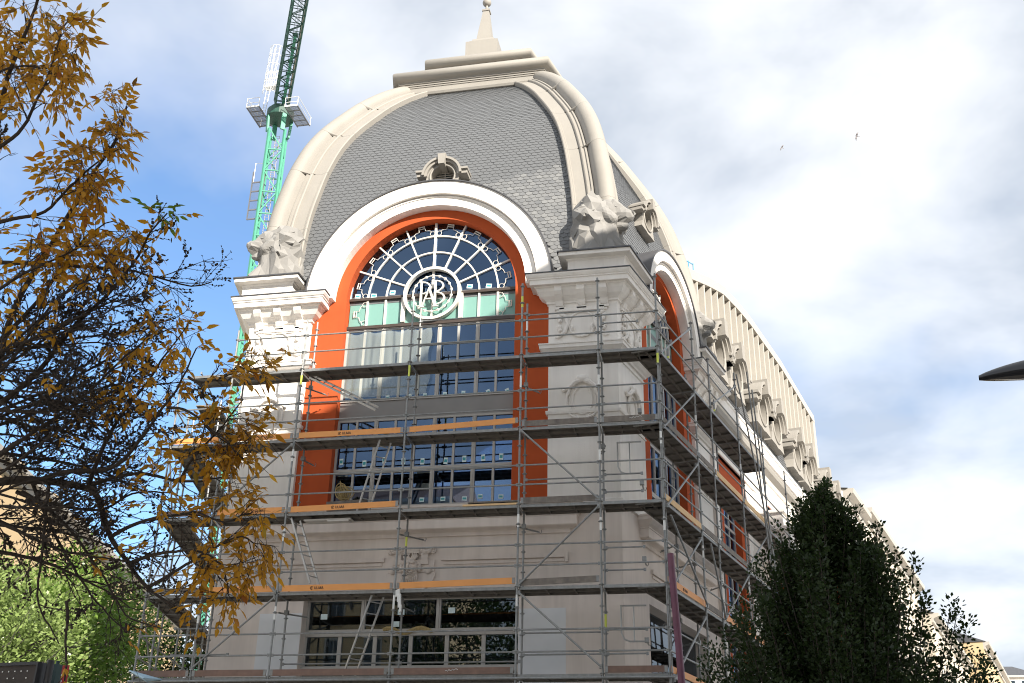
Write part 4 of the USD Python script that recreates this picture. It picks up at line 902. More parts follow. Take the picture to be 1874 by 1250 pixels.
for li, z in enumerate(LV[:5]):
    for bi, (a0, a1) in enumerate(SB):
        if li == 0 and bi > 3: continue
        if li == 1 and bi > 5: continue
        deck(SR, SCS, a0, a1, z); rail(SR, SCS, a0, a1, 0, z+.5); rail(SR, SCS, a0, a1, 0, z+1.0)
        if li in boards and bi < len(boards[li]): toe(SR, SCS, a0, a1, z, boards[li][bi], ('ULMA', 1.2) if (li, bi) == (3, 0) else None)
    brace(SR, SCS, .12, z-.25+.12, 2.75, z+1.72)
for q in ((7.4, 9.3, 4.6, 7.5), (7.3, 15.2, 4.6, 13.6), (10.3, 11.3, 7.5, 9.6), (13.3, 9.3, 10.5, 7.5)): brace(SR, SCS, *q)
# loose long tubes and raking props leaning on the side scaffold
for q in ((8.6, .12, 16.2, 10.6, .12, 6.0), (9.2, .1, 15.8, 11.0, .1, 7.2), (7.3, .1, 15.6, 11.8, .1, 8.2), (3.4, .1, 9.2, 4.4, .1, 7.5), (.2, .1, 9.1, 2.8, .1, 7.5)): part('raking_tube', MB(SCS).tube(q[:3], q[3:], .026, 7), 'galvanised', SR, smooth=40)
for s, z, da in ((3.0, 9.1, .5), (4.5, 9.0, .4), (3.0, 7.2, .5), (7.4, 9.0, .5), (4.5, 6.9, .4)): tie(SR, SCS, s, z, da)
SLF = thing('scaffold', 'scaffold tower at the left corner, half hidden behind the yellow autumn leaves', 'scaffold', np.array((-3.5, 0, 0))+4*SL)
LS = [0, 2.0, 4.0, 6.5, 9.0]
for i, s in enumerate(LS):
    if i: standard(SLF, SCL, s, 0, 13.0); standard(SLF, SCL, s, -.70, 13.6)
    for z in LV[:5]: transom(SLF, SCL, s, z)
for li, z in enumerate(LV[:5]):
    for a0, a1 in zip(LS[:-1], LS[1:]):
        if li == 0 and a0 < 1: continue
        deck(SLF, SCL, a0, a1, z); rail(SLF, SCL, a0, a1, 0, z+.5); rail(SLF, SCL, a0, a1, 0, z+1.0)
for q in ((.1, 11.4, 1.9, 9.5), (1.9, 9.4, .1, 7.5), (.1, 7.2, 1.95, 5.7)): brace(SLF, SCL, *q)
# ladders of the scaffold
def ladder(p, q, label, w=.34, side=(1, 0, 0)):
    p, q = np.array(p, float), np.array(q, float); T = thing('ladder', label, 'ladder', tuple(q), 'aluminium ladders between the decks')
    side = np.array(side, float); d = q-p; L = np.linalg.norm(d); d /= L; up = np.cross(side, d)
    for k in (-1, 1): part('rail', MB().bar(p+side*k*w/2, q+side*k*w/2, .026, .055, up=up), 'aluminium', T)
    n = int(L/.28)
    for i in range(n):
        c = p+d*(.16+.28*i); part('rung', MB().tube(c-side*w/2, c+side*w/2, .015, 6), 'aluminium', T)
s1 = np.array((.9, .35, .25)); s1 /= np.linalg.norm(s1)
ladder((.14, .30, 13.36), (2.05, .42, 12.35), 'aluminium ladder slung flat under the topmost deck, left of the arch', .20, (.12, .75, .65))
ladder((2.40, .25, 11.36), (1.86, .45, 9.5), 'aluminium ladder standing before the blue panes in the middle of the arch', .34, (.62, .78, 0))
ladder((.15, .30, 9.38), (.78, .42, 7.72), 'aluminium ladder hanging over the sill cornice left of the mask', .30, (.45, .89, 0))
ladder((2.50, .25, 7.36), (1.86, .45, 5.5), 'aluminium ladder in front of the dark lower window', .34, (.62, .78, 0))
# things lying on the decks
k = MB(SCF); k.obox((1.42, -.50, 9.70), (.55, 0, .015), (0, .012, .0), (0, .05, .17)); part('formwork_panel', k, 'grey_board', label='grey splattered board leaning on the third deck before the red jamb', cat='board')
mb = MB(); rn = np.random.RandomState(2); c0 = np.array((2.55, 1.25, 10.36))-np.array((1.55, 0, 0)) 
for kq in range(16):
    th = np.linspace(0, 2*math.pi, 15); a, b, t = rn.uniform(.16, .30), rn.uniform(.14, .26), rn.uniform(0, 3.1)
    off = rn.uniform(-.06, .06, 3)
    mb.path([c0+off+np.array([a*math.cos(x)*math.cos(t)-.05*math.sin(x)*math.sin(t), .12*math.sin(x+t), b*math.sin(x)]) for x in th], .014, 5)
part('rope_bundle', mb, 'rope', smooth=True, label='bundle of tan rope heaped on the sill behind the third deck', cat='rope')
mb = MB(SCF); mb.obox((1.05, -.30, 9.30), (.62, 0, 0), (0, .16, 0), (0, 0, .02)); mb.obox((1.35, -.22, 9.26), (.28, .0, 0), (0, .10, 0), (0, 0, .02)); part('plank', mb, 'grey_wall', label='pale mortar-stained planks slung under the third deck by the ladder', cat='plank')
mb = MB(SCF); mb.box((4.6, -.04, 9.455), (6.0, .01, 9.50)); part('plank', mb, 'pale_board', label='thin pale plank lying along the third deck below the blue panes', cat='plank')
mb = MB(SCF); mb.box((4.7, -.34, 9.56), (5.95, -.10, 9.60)); part('plank', mb, 'grey_board', label='grey scaffold board resting on the third deck beside the red jamb', cat='plank')
mb = MB(SCF); pts = [(9.62, .1, 8.1), (9.66, .12, 7.2), (9.72, .13, 6.0), (9.78, .14, 4.4), (9.8, .14, 2.5)]; mb.path(pts, [.075, .08, .08, .08, .08], 12); hs = part('hose', mb, 'hose', smooth=True, label='maroon hose hanging down beside the near corner post', cat='hose')
mb = MB(SCF)
for i, (x, z) in enumerate(((3.10, 7.36), (3.14, 7.24), (3.16, 7.1), (3.19, 6.98))): mb.obox((x, .05, z), (.05-.008*i, 0, .02), (0, .03, 0), (0, .01, .075))
part('rag', mb, 'white_ink', label='white rag tied to the post under the lower orange board', cat='rag')
mb = MB(FRONT); mb.path([(2.2+.1*i, -.30+.02*math.sin(i), 6.82+.06*math.sin(i*.75+.5)) for i in range(14)], [.05]+[.06]*12+[.03], 6); part('wrap_roll', mb, 'rope', label='brown roll of wrap hung across the lower window transom', cat='wrap')
# ------------------------------------------------------------------ tower crane behind the building
CY = 70.0
mb0 = on_y(489, 400, CY); mt = on_y(511, 236, CY)
cx, cz1 = (mb0[0]+mt[0])/2-.1, mt[2]
KR = thing('tower_crane', 'green luffing tower crane rising behind the left hip of the roof', 'crane', (cx, CY, 0))
def lattice(p, q, w0, w1, bays, chord, web, mat, parent, name, side=None, tri=False, matw=None):
    p, q = np.array(p, float), np.array(q, float); d = (q-p)/np.linalg.norm(q-p)
    x = np.array((1.0, 0, 0)); x -= d*x.dot(d); x /= np.linalg.norm(x); y = np.cross(d, x)
    rot = math.radians(18); x, y = x*math.cos(rot)+y*math.sin(rot), -x*math.sin(rot)+y*math.cos(rot)
    cor = [(-1, -1), (1, -1), (1, 1), (-1, 1)] if not tri else [(-1, -.6), (1, -.6), (0, 1)]
    L = node(name, parent)
    for a, b in cor: part('chord', MB().bar(p+x*a*w0/2+y*b*w0/2, q+x*a*w1/2+y*b*w1/2, chord, chord, up=x+y), mat, L)
    wb = MB(); n = len(cor)
    for i in range(bays):
        for j in range(n):
            (a0, b0), (a1, b1) = cor[j], cor[(j+1) % n]
            t0, t1 = i/bays, (i+1)/bays; W0, W1 = w0+(w1-w0)*t0, w0+(w1-w0)*t1
            A = p+(q-p)*t0+x*a0*W0/2+y*b0*W0/2; Bq = p+(q-p)*t1+x*a1*W1/2+y*b1*W1/2; A2 = p+(q-p)*t0+x*a1*W0/2+y*b1*W0/2; B2 = p+(q-p)*t1+x*a0*W1/2+y*b0*W1/2
            wb.bar(A, Bq, web, web) if i % 2 == 0 else wb.bar(A2, B2, web, web)
            wb.bar(A, A2, web, web)
    part('lacing', wb, matw or mat, L); return L
lattice((cx, CY, 3), (cx, CY, cz1-.6), 1.75, 1.75, 26, .26, .12, 'crane_green', KR, 'mast')
mb = MB(); zl = np.arange(20, cz1-1, .35)
for z in zl: mb.tube((cx-.2, CY-.1, z), (cx+.25, CY+.05, z), .025, 4)
for o in (-.2, .25): mb.tube((cx+o, CY, 18), (cx+o, CY, cz1-1), .03, 5)
part('mast_ladder', mb, 'crane_beige', KR)
mb = MB()
for k in range(9): mb.bar((cx-.6, CY-.2, 30+k*1.6), (cx+.6, CY+.3, 30.4+k*1.6), .12, .2)
part('mast_platforms', mb, 'crane_grey', KR)
# slewing ring, legs, platforms with white rails
T0 = np.array((cx, CY, cz1))
mb = MB(); mb.tube(T0+(0, 0, 1.3), T0+(0, 0, 2.3), 1.55, 20); mb.tube(T0+(0, 0, 2.3), T0+(0, 0, 2.7), 1.25, 20); part('slewing_ring', mb, 'crane_dark', KR)
for a, b in ((-1, -1), (1, -1), (1, 1), (-1, 1)):
    mb = MB(); v = T0+np.array((a*.9, b*.9, -.8)); mb.bar(v, T0+np.array((a*1.0, b*1.0, 1.4)), .5, .22); part('leg_plate', mb, 'crane_green', KR)
for sx, dz in ((-1, 0), (1, -.5)):
    PF = node('platform', KR); x0, x1 = sx*1.6, sx*3.1; z = cz1+1.6+dz
    mb = MB(); mb.box((cx+min(x0, x1), CY-2.4, z), (cx+max(x0, x1), CY-2.3, z+.14)); 
    for xx in (x0, x1): mb.box((cx+xx-.05, CY-2.4, z), (cx+xx+.05, CY+1.5, z+.12))
    for k in range(5): mb.box((cx+min(x0, x1), CY-2.4+.9*k, z+.005), (cx+max(x0, x1), CY-2.33+.9*k, z+.11))
    part('frame', mb, 'crane_grey', PF)
    mb = MB(); nn = 12
    for k in range(nn): mb.box((cx+min(x0, x1)+.02+k*1.46/nn, CY-2.3, z+.02), (cx+min(x0, x1)+.06+k*1.46/nn, CY+1.4, z+.06))
    for k in range(34): mb.box((cx+min(x0, x1), CY-2.3+k*.11, z+.03), (cx+max(x0, x1), CY-2.27+k*.11, z+.05))
    part('grating', mb, 'crane_grey', PF)
    mb = MB(); h = 1.25
    pts = [(cx+x0, CY-2.4, z), (cx+x0, CY-2.4, z+h), (cx+x1, CY-2.4, z+h), (cx+x1, CY-2.4, z)]; mb.path(pts, .045, 6); mb.tube((cx+x0, CY-2.4, z+.6), (cx+x1, CY-2.4, z+.6), .035, 6)
    pts = [(cx+x1, CY-2.4, z+h), (cx+x1, CY+1.5, z+h), (cx+x1, CY+1.5, z)]; mb.path(pts, .045, 6); mb.tube((cx+x1, CY-2.4, z+.6), (cx+x1, CY+1.5, z+.6), .035, 6)
    part('guard_rail', mb, 'crane_white', PF, smooth=40); part('kick_board', MB().box((cx+min(x0, x1), CY-2.45, z-.02), (cx+max(x0, x1), CY-2.41, z+.18)), 'crane_white', PF)
# luffing jib, coming up and towards the street
j0 = T0+np.array((.25, -.6, 2.9)); j1 = on_y(556, -40, CY-13.0)
lattice(j0, j1, 1.5, 1.45, 16, .15, .07, 'crane_dark', KR, 'jib', tri=False)
d = (j1-j0)/np.linalg.norm(j1-j0)
mb = MB(); mb.bar(j0+(.62, .2, 0), j1+(.75, .2, 0), .12, .12); part('pendant_bar', mb, 'crane_beige', KR)
mb = MB(); mb.bar(j0+(.05, .3, .0), j0+d*9+(.05, .3, 0), .34, .5); part('luffing_mast', mb, 'crane_green', KR)
for o in (-.15, .2, .35): part('rope', MB().tube(j0+(o, .1, .2), j1+(o*.8, 0, 0), .022, 5), 'crane_grey', KR)
for k in range(6): part('winch_gear', MB().obox(j0+d*(1+1.6*k)+(.1, .2, 0), (.25, 0, 0), (0, .2, 0), (0, 0, .18)), 'crane_dark', KR)
# caged access ladder on the left of the jib foot
zc0 = cz1+3.0; lx = cx-1.75
CG = node('ladder_cage', KR); mb = MB()
for o in (-.3, .3): mb.tube((lx+o*.6+.1, CY-1.0, zc0-1.5), (lx+.75+o, CY-1.0, zc0+8.2), .045, 5)
for k in range(26): t = (k+.5)/26; mb.tube((lx+.1-.18+.53*t, CY-1, zc0-1.5+9.7*t), (lx+.1+.18+.77*t, CY-1, zc0-1.5+9.7*t), .025, 4)
part('ladder', mb, 'crane_white', CG)
mb = MB()
for z, s0, s1 in ((zc0+2.6, 2.0, 5.0), (zc0+5.0, 5, 8.5)):
    for k in range(6):
        a = math.pi*(k/5)+math.pi; mb.tube((lx+.45+.75*math.cos(a), CY-1+.7*math.sin(a), zc0+1.5), (lx+.70+.75*math.cos(a), CY-1+.7*math.sin(a), zc0+8.0), .025, 4)
for z in np.arange(zc0+1.5, zc0+8.3, 1.3):
    t = (z-zc0-1.5)/6.5; mb.path([(lx+.45+.25*t+.75*math.cos(a), CY-1+.7*math.sin(a), z) for a in np.linspace(math.pi, 2*math.pi, 9)], .03, 5)
part('hoops', mb, 'crane_white', CG)
mb = MB(); mb.box((lx-.35, CY-.9, zc0+2.6), (lx+1.2, CY-.1, zc0+2.7)); 
for k in range(7): mb.box((lx-.35+.24*k, CY-.95, zc0+2.7), (lx-.28+.24*k, CY-.9, zc0+4.6))
mb.box((lx-.35, CY-.95, zc0+4.55), (lx+1.2, CY-.88, zc0+4.7)); mb.box((lx-.35, CY-.95, zc0+3.6), (lx+1.2, CY-.88, zc0+3.7)); part('cage_platform', mb, 'crane_white', CG)
# mesh walkway panels hanging on the left of the mast
pa, pb = on_y(468, 318, CY-1), on_y(455, 402, CY-1)
SP_ = node('side_platform', KR); mb = MB(); x0, x1 = pa[0]-.3, pa[0]+1.1
for z in np.linspace(pb[2], pa[2]-1.2, 5): mb.box((x0, CY-1, z), (x1, CY-.9, z+.14))
for x in (x0, x1): mb.box((x-.05, CY-1.02, pb[2]), (x+.06, CY-.92, pa[2]+.3))
part('frame', mb, 'crane_grey', SP_)
mb = MB()
for i in range(12): mb.box((x0+.12*i, CY-.97, pb[2]), (x0+.03+.12*i, CY-.95, pa[2]-1.2))
part('mesh_panel', mb, 'crane_grey', SP_)
mb = MB(); mb.path([(x0+.15, CY-1, pa[2]-1.1), (x0+.15, CY-1, pa[2]+1.4), (x1-.2, CY-1, pa[2]+1.3), (x1-.2, CY-1, pa[2]-1.1)], .045, 6); part('guard_rail', mb, 'crane_white', SP_)

# ------------------------------------------------------------------ buildings around
def windows_grid(fr, a0, a1, z0, dz, nz, step, w, h, parent, d=.0):
    n = int((a1-a0)/step)
    for j in range(nz):
        for i in range(n):
            a = a0+(i+.5)*(a1-a0)/n; z = z0+dz*j
            W = part('window', MB(fr).box((a-w/2, d-.02, z), (a+w/2, d+.02, z+h)), 'shop_glass', parent)
            mb = MB(fr).box((a-w/2-.12, d, z-.16), (a+w/2+.12, d+.16, z-.02)).box((a-w/2-.12, d, z), (a-w/2-.002, d+.07, z+h)).box((a+w/2+.002, d, z), (a+w/2+.12, d+.07, z+h)).box((a-w/2-.12, d, z+h), (a+w/2+.12, d+.10, z+h+.16)).box((a-.03, d+.02, z), (a+.03, d+.05, z+h))
            part('frame', mb, 'fin_white', W)
def block(label, fr, L, D, H, wall, roof, nz, step, gw=1.1, gh=1.9, z0=4.2, name='townhouse', pitch=3.0, dz=3.1):
    """a terrace block: facade on local d = 0, body behind it"""
    T = thing(name, label, 'building', tuple(fr(np.array([[L/2, -D/2, 0.]]))[0]))
    part('wall', MB(fr).box((0, -D, 0), (L, 0, H)), wall, T)
    part('cornice', MB(fr).extr_a([(0, H-.7), (.15, H-.65), (.2, H-.4), (.55, H-.25), (.6, H), (0, H+.02)], 0, L), 'fin_white', T)
    part('roof', MB(fr).extr_a([(.3, H+.021), (-D/2, H+pitch), (-D-.2, H+.021)], -.1, L+.1), roof, T)
    for a in np.arange(3, L-1, 7.0): part('chimney', MB(fr).box((a, -D*.4, H+.5), (a+1.0, -D*.4+.7, H+pitch+1.0)), wall, T)
    windows_grid(fr, .8, L-.8, z0, dz, nz, step, gw, gh, T); return T
# across the side street on the right: tall block whose shadow falls on the lower front
hs = np.array((math.sin(SUN_AZ), -math.cos(SUN_AZ))); tt = 18.0/hs.dot(N2)
OCH = 16.75+tt*math.tan(SUN_EL)+SHADEZ
wallp = np.array((6.2, 1.6)); o1 = 0
oc = np.array(P5[:2])-1.5*N2+18.0*N2
TB = thing('townhouse', 'tall grey block across the side street behind the viewer, throwing the shade', 'building', tuple(oc-20*S2)+(0,))
OF = Frame((*oc, 0), -SV, -SNV)
e0 = 11.0; e0 = -(11.8-1.0+hs.dot(S2)*tt)   # far end placed so that its edge shades the wall up to s = 11.8
part('wall', MB(OF).box((e0, -14, 0), (30.3, 0, OCH)), 'grey_wall', TB)
part('cornice', MB(OF).extr_a([(0, OCH-.8), (.2, OCH-.7), (.3, OCH-.3), (0, OCH-.002)], e0, 30.3), 'fin_white', TB)
windows_grid(OF, e0+1, 26, 4.5, 3.3, 7, 2.8, 1.2, 2.0, TB)
# opposite the front, seen in the panes
block('yellow block with tiled roof opposite the front, mirrored in the lower panes', Frame((-9, -46, 0), (-1, 0, 0), (0, 1, 0)), 22, 12, 25.5, 'sand_wall', 'tile_roof', 6, 2.6)
# across the left street
fl = np.array((-3.5, 0, 0))+15.0*SNL
def lint(px, py):
    d_ = ray(px, py); n_ = SNL; t = ((fl-CAM) @ n_)/(d_ @ n_); q_ = CAM+t*d_; return q_, (q_-fl).dot(SL), q_[2]
_, l0, zE = lint(200, 1018)
block('sunlit sand yellow house with balconies behind the green tree at left', Frame(fl+SL*70, -SL, -SNL), 62, 12, zE, 'sand_wall', 'tile_roof', 4, 2.5, z0=3.8, dz=3.0)
# neighbours along the side street beyond the ribbed storey
NB1 = Frame(P5-1.6*SNV+35*SV, SV, SNV)
block('white house with a grey block roof just past the ribbed storey', NB1, 5.5, 14, 20.2, 'white_plaster', 'zinc', 4, 2.6, pitch=1.2)
block('long brown roofed house down the side street above the dark tree', Frame(P5-1.6*SNV+41*SV, SV, SNV), 22, 14, 20.8, 'cream_wall', 'tile_roof', 4, 2.6, pitch=.9)
block('cream house with balconies far down the side street', Frame(P5-1.0*SNV+64*SV, SV, SNV), 26, 14, 19.0, 'cream_wall', 'zinc', 4, 2.6)
block('orange house at the far end of the side street', Frame(P5+.5*SNV+92*SV, SV, SNV), 30, 14, 21.5, 'sand_wall', 'zinc', 5, 2.6)
c = at_dist(1800, 1232, 150.0)
WH = thing('townhouse', 'small white house with a grey hipped roof and chimney at lower right', 'building', (c[0], c[1], 0))
z = c[2]; mb = MB().box((c[0]-.8, c[1], 0), (c[0]+6.5, c[1]+9, z-.6)); part('wall', mb, 'white_plaster', WH)
mb = MB().sweep([(c[0]-.8, c[1]+9), (c[0]-.8, c[1]), (c[0]+6.5, c[1]), (c[0]+6.5, c[1]+9)], [(0, z-.6), (.35, z-.55), (.35, z-.3), (0, z-.25)]); part('cornice', mb, 'fin_white', WH)
mb = MB(); v = [(c[0]-.9, c[1]-.1, z-.26), (c[0]+6.6, c[1]-.1, z-.26), (c[0]+6.6, c[1]+9.1, z-.26), (c[0]-.9, c[1]+9.1, z-.26), (c[0]+1.6, c[1]+3, z+1.2), (c[0]+4.0, c[1]+3, z+1.2), (c[0]+4.0, c[1]+6, z+1.2), (c[0]+1.6, c[1]+6, z+1.2)]
mb.add(v, [[0, 1, 5, 4], [1, 2, 6, 5], [2, 3, 7, 6], [3, 0, 4, 7], [4, 5, 6, 7], [3, 2, 1, 0]]); part('roof', mb, 'zinc', WH)
mb = MB().box((c[0]-.2, c[1]+2, z), (c[0]+.9, c[1]+3, z+2.0)); mb.box((c[0]-.4, c[1]+1.8, z+2.0), (c[0]+1.1, c[1]+3.2, z+2.6)); part('chimney', mb, 'grey_wall', WH)
mb = MB()
for k in range(3): mb.box((c[0]+.2+2.0*k, c[1]-.03, z-2.6), (c[0]+1.4+2.0*k, c[1]-.01, z-.9))
part('window', mb, 'shop_glass', WH)

# ------------------------------------------------------------------ street lamp, signs, tarp, birds
lp = at_dist(1872, 676, 10.5); side_ = CR/np.linalg.norm(CR)
LA = thing('street_lamp', 'dark grey curved street lamp head reaching in at the right edge', 'street lamp', (lp[0]+1.9, lp[1], 0))
ax = np.array((1.0, -.15, 0)); ax /= np.linalg.norm(ax); ay = np.array((.15, 1.0, 0)); ay /= np.linalg.norm(ay)
th = np.linspace(0, 1, 18)
def shell(t0, z_up, wk):
    V = []; n = 13
    for t in th:
        u = -.36+.95*t; wd = wk*math.sin(math.pi*min(.98, .02+t*.62))**.55; hgt = z_up*math.sin(math.pi*min(.99, .03+t*.6))**.65
        for k in range(n):
            a = math.pi*k/(n-1); V.append(lp+ax*u+ay*(-wd*math.cos(a))+np.array((0, 0, hgt*math.sin(a)-.045)))
    F = [[i*n+j, (i+1)*n+j, (i+1)*n+j+1, i*n+j+1] for i in range(len(th)-1) for j in range(n-1)]
    return V, F
V, F = shell(0, .145, .15); part('hood', MB().add(V, F, closed=False), 'lamp_grey', LA, smooth=60)
V, F = shell(0, -.035, .148); part('underside', MB().add(V, F, closed=False), 'lamp_grey', LA, smooth=60)
V, F = shell(0, -.05, .10); V = [lp+(np.array(q)-lp)*.86+(0, 0, -.008) for q in V]; part('lens', MB().add(V, F, closed=False), 'lamp_lens', LA, smooth=60)
mb = MB().path([lp+ax*.5, lp+ax*1.2+(0, 0, .02), lp+ax*1.75-(0, 0, .15), lp+ax*1.9-(0, 0, .6), np.array((lp[0]+1.9, lp[1]-.28, 0))], [.05, .05, .055, .06, .09], 10); part('pole', mb, 'lamp_grey', LA, smooth=True)
def signs():
    c = at_dist(70, 1211, 12.0); d2 = at_dist(-60, 1211, 12.6)
    x = d2-c; x[2] = 0; x /= np.linalg.norm(x); yv = np.array((-x[1], x[0], 0)); z1 = c[2]
    T = thing('info_panel', 'dark brown metal street panel with dotted lights at the lower left edge', 'street panel', (c[0], c[1], 0))
    fr = Frame(c*(1, 1, 0), x, -yv if (-yv).dot(CAM-c) > 0 else yv)
    part('cabinet', MB(fr).box((0, -.14, 1.9), (1.5, 0, z1-.03)), 'sign_brown', T)
    part('rim', MB(fr).box((-.02, -.16, z1-.03), (1.52, .02, z1)).box((-.02, -.16, 1.9), (.0, .02, z1-.03)).box((.02, .0, z1-.30), (1.5, .015, z1-.275)), 'lamp_grey', T)
    mb = MB(fr)
    for i in range(16):
        for j in range(3):
            if j and i % 3 == 1: continue
            mb.box((.10+.075*i, .001, z1-.09-.065*j), (.112+.075*i, .004, z1-.078-.065*j))
    part('lights', mb, 'white_ink', T)
    part('post', MB(fr).tube((-.09, -.07, 0), (-.09, -.07, z1+.02), .035, 10), 'lamp_grey', T)
    c = at_dist(101, 1215, 12.5); T = thing('street_sign', 'slim dark green vertical sign beside the brown panel at lower left', 'sign', (c[0], c[1], 0))
    fr = Frame(c*(1, 1, 0), x, fr.d); part('blade', MB(fr).box((-.03, -.08, 1.5), (.06, .0, c[2])), 'sign_green', T); part('arm', MB(fr).tube((.06, -.04, c[2]-.03), (.2, -.04, c[2]-.03), .018, 8), 'lamp_grey', T)
    c = at_dist(104, 1218, 13.0); T = thing('banner', 'red hanging banner with white lettering at the lower left edge', 'banner', (c[0], c[1], 0))
    fr = Frame(c*(1, 1, 0), -x, fr.d); part('cloth', MB(fr).box((-.03, -.01, 1.4), (.16, 0, c[2])), 'banner_red', T)
    t = meshkit.text_mesh('INA', .09, .003, bold=True); v = np.array(t.vertices)
    part('lettering', MB(fr).add(np.stack([.10-v[:, 1], .001+v[:, 2], c[2]-.32+v[:, 0]], 1), t.faces), 'white_ink', T)
    part('pole', MB(fr).tube((-.02, -.03, 0), (-.02, -.03, c[2]+.05), .02, 8), 'sign_green', T)
signs()
a = on_y(236, 1226, -.3); b = on_y(262, 1240, -.9)
mb = MB().add([a, a+(-.05, 1.2, -.18), b+(0, 1.0, .1), b, a-(0, 0, .02), a+(-.05, 1.2, -.20), b+(0, 1, .08), b-(0, 0, .02)], [[0, 1, 2, 3], [7, 6, 5, 4], [0, 3, 7, 4], [1, 0, 4, 5], [2, 1, 5, 6], [3, 2, 6, 7]]); part('tarpaulin', mb, 'tarp', label='corner of a light blue tarpaulin by the lower left scaffold post', cat='tarpaulin')
def bird_(px, py, rot, label, sc, group=None):
    c = at_dist(px, py, 120.0); T = thing('bird', label, 'bird', tuple(c))
    ca, sa = math.cos(rot), math.sin(rot); f = CR*ca+CU*sa; w = -CR*sa+CU*ca; n = -CF
    t = trimesh.creation.icosphere(1, 1.0); v = t.vertices; part('body', (c+sc*(.30*v[:, :1]*f+.08*v[:, 1:2]*w+.07*v[:, 2:]*n), t.faces), 'bird', T, smooth=True)
    for s_, k in ((1, 1.0), (-1, .9)):
        q_ = [c+sc*(.14*f), c+sc*(-.10*f), c+sc*(.22*f+s_*.38*k*w+.14*n), c+sc*(-.06*f+s_*.36*k*w+.14*n), c+sc*(-.10*f+s_*.85*k*w+.02*n)]
        vv = np.array(q_+[x-n*.03*sc for x in q_]); ff = [[0, 2, 1], [1, 2, 3], [3, 2, 4], [5, 6, 7], [6, 8, 7], [8, 9, 7], [0, 5, 7], [0, 7, 2], [2, 7, 9], [2, 9, 4], [4, 9, 8], [4, 8, 3], [3, 8, 6], [3, 6, 1]]; part('wing', (vv, np.array(ff)), 'bird', T)
    q_ = [c-sc*.28*f+sc*.03*w, c-sc*.28*f-sc*.03*w, c-sc*.48*f+sc*.08*w, c-sc*.48*f-sc*.08*w]; part('tail', (np.array(q_), np.array([[0, 1, 3], [0, 3, 2]])), 'bird', T)
bird_(1568, 249, 2.9, 'gull flying with spread wings, the larger and higher of two', .62)
bird_(1431, 270, 2.6, 'small distant gull, the fainter and lower of two', .46)
# ------------------------------------------------------------------ vegetation
def leaf_arr(P, T, N, L, W, fold=.25, bend=.12):
    """many leaves at once: base P, direction T, face normal N (n x 3 each), lengths L; a folded pointed blade of 8 triangles"""
    P, T, N = map(np.asarray, (P, T, N)); S_ = np.cross(T, N); S_ /= np.linalg.norm(S_, axis=1, keepdims=True)+1e-9; N = np.cross(S_, T)
    L = np.asarray(L)[:, None]; W = np.asarray(W)[:, None]
    pts = [(0, 0), (.33, 0), (.68, 0), (1, 0), (.30, 1), (.62, .78), (.30, -1), (.62, -.78)]
    V = np.stack([P + T*L*t - N*L*bend*t*t + S_*W*.5*s + N*W*.5*abs(s)*fold for t, s in pts], 1)
    F0 = np.array([[0, 1, 4], [1, 5, 4], [1, 2, 5], [2, 3, 5], [0, 6, 1], [1, 6, 7], [1, 7, 2], [2, 7, 3]])
    return V, F0
def leaves_mb(V, F0):
    n = len(V); F = (F0[None]+8*np.arange(n)[:, None, None]).reshape(-1, 3); return V.reshape(-1, 3), F
def unit(v): v = np.asarray(v, float); return v/(np.linalg.norm(v, axis=-1, keepdims=True)+1e-12)
def smooth_path(pts, n=14):
    pts = np.asarray(pts, float); s = np.concatenate([[0], np.cumsum(np.linalg.norm(np.diff(pts, axis=0), axis=1))]); t = np.linspace(0, s[-1], n)
    if len(pts) > 3:
        from scipy.interpolate import PchipInterpolator
        return np.stack([PchipInterpolator(s, pts[:, k])(t) for k in range(3)], 1)
    return np.stack([np.interp(t, s, pts[:, k]) for k in range(3)], 1)

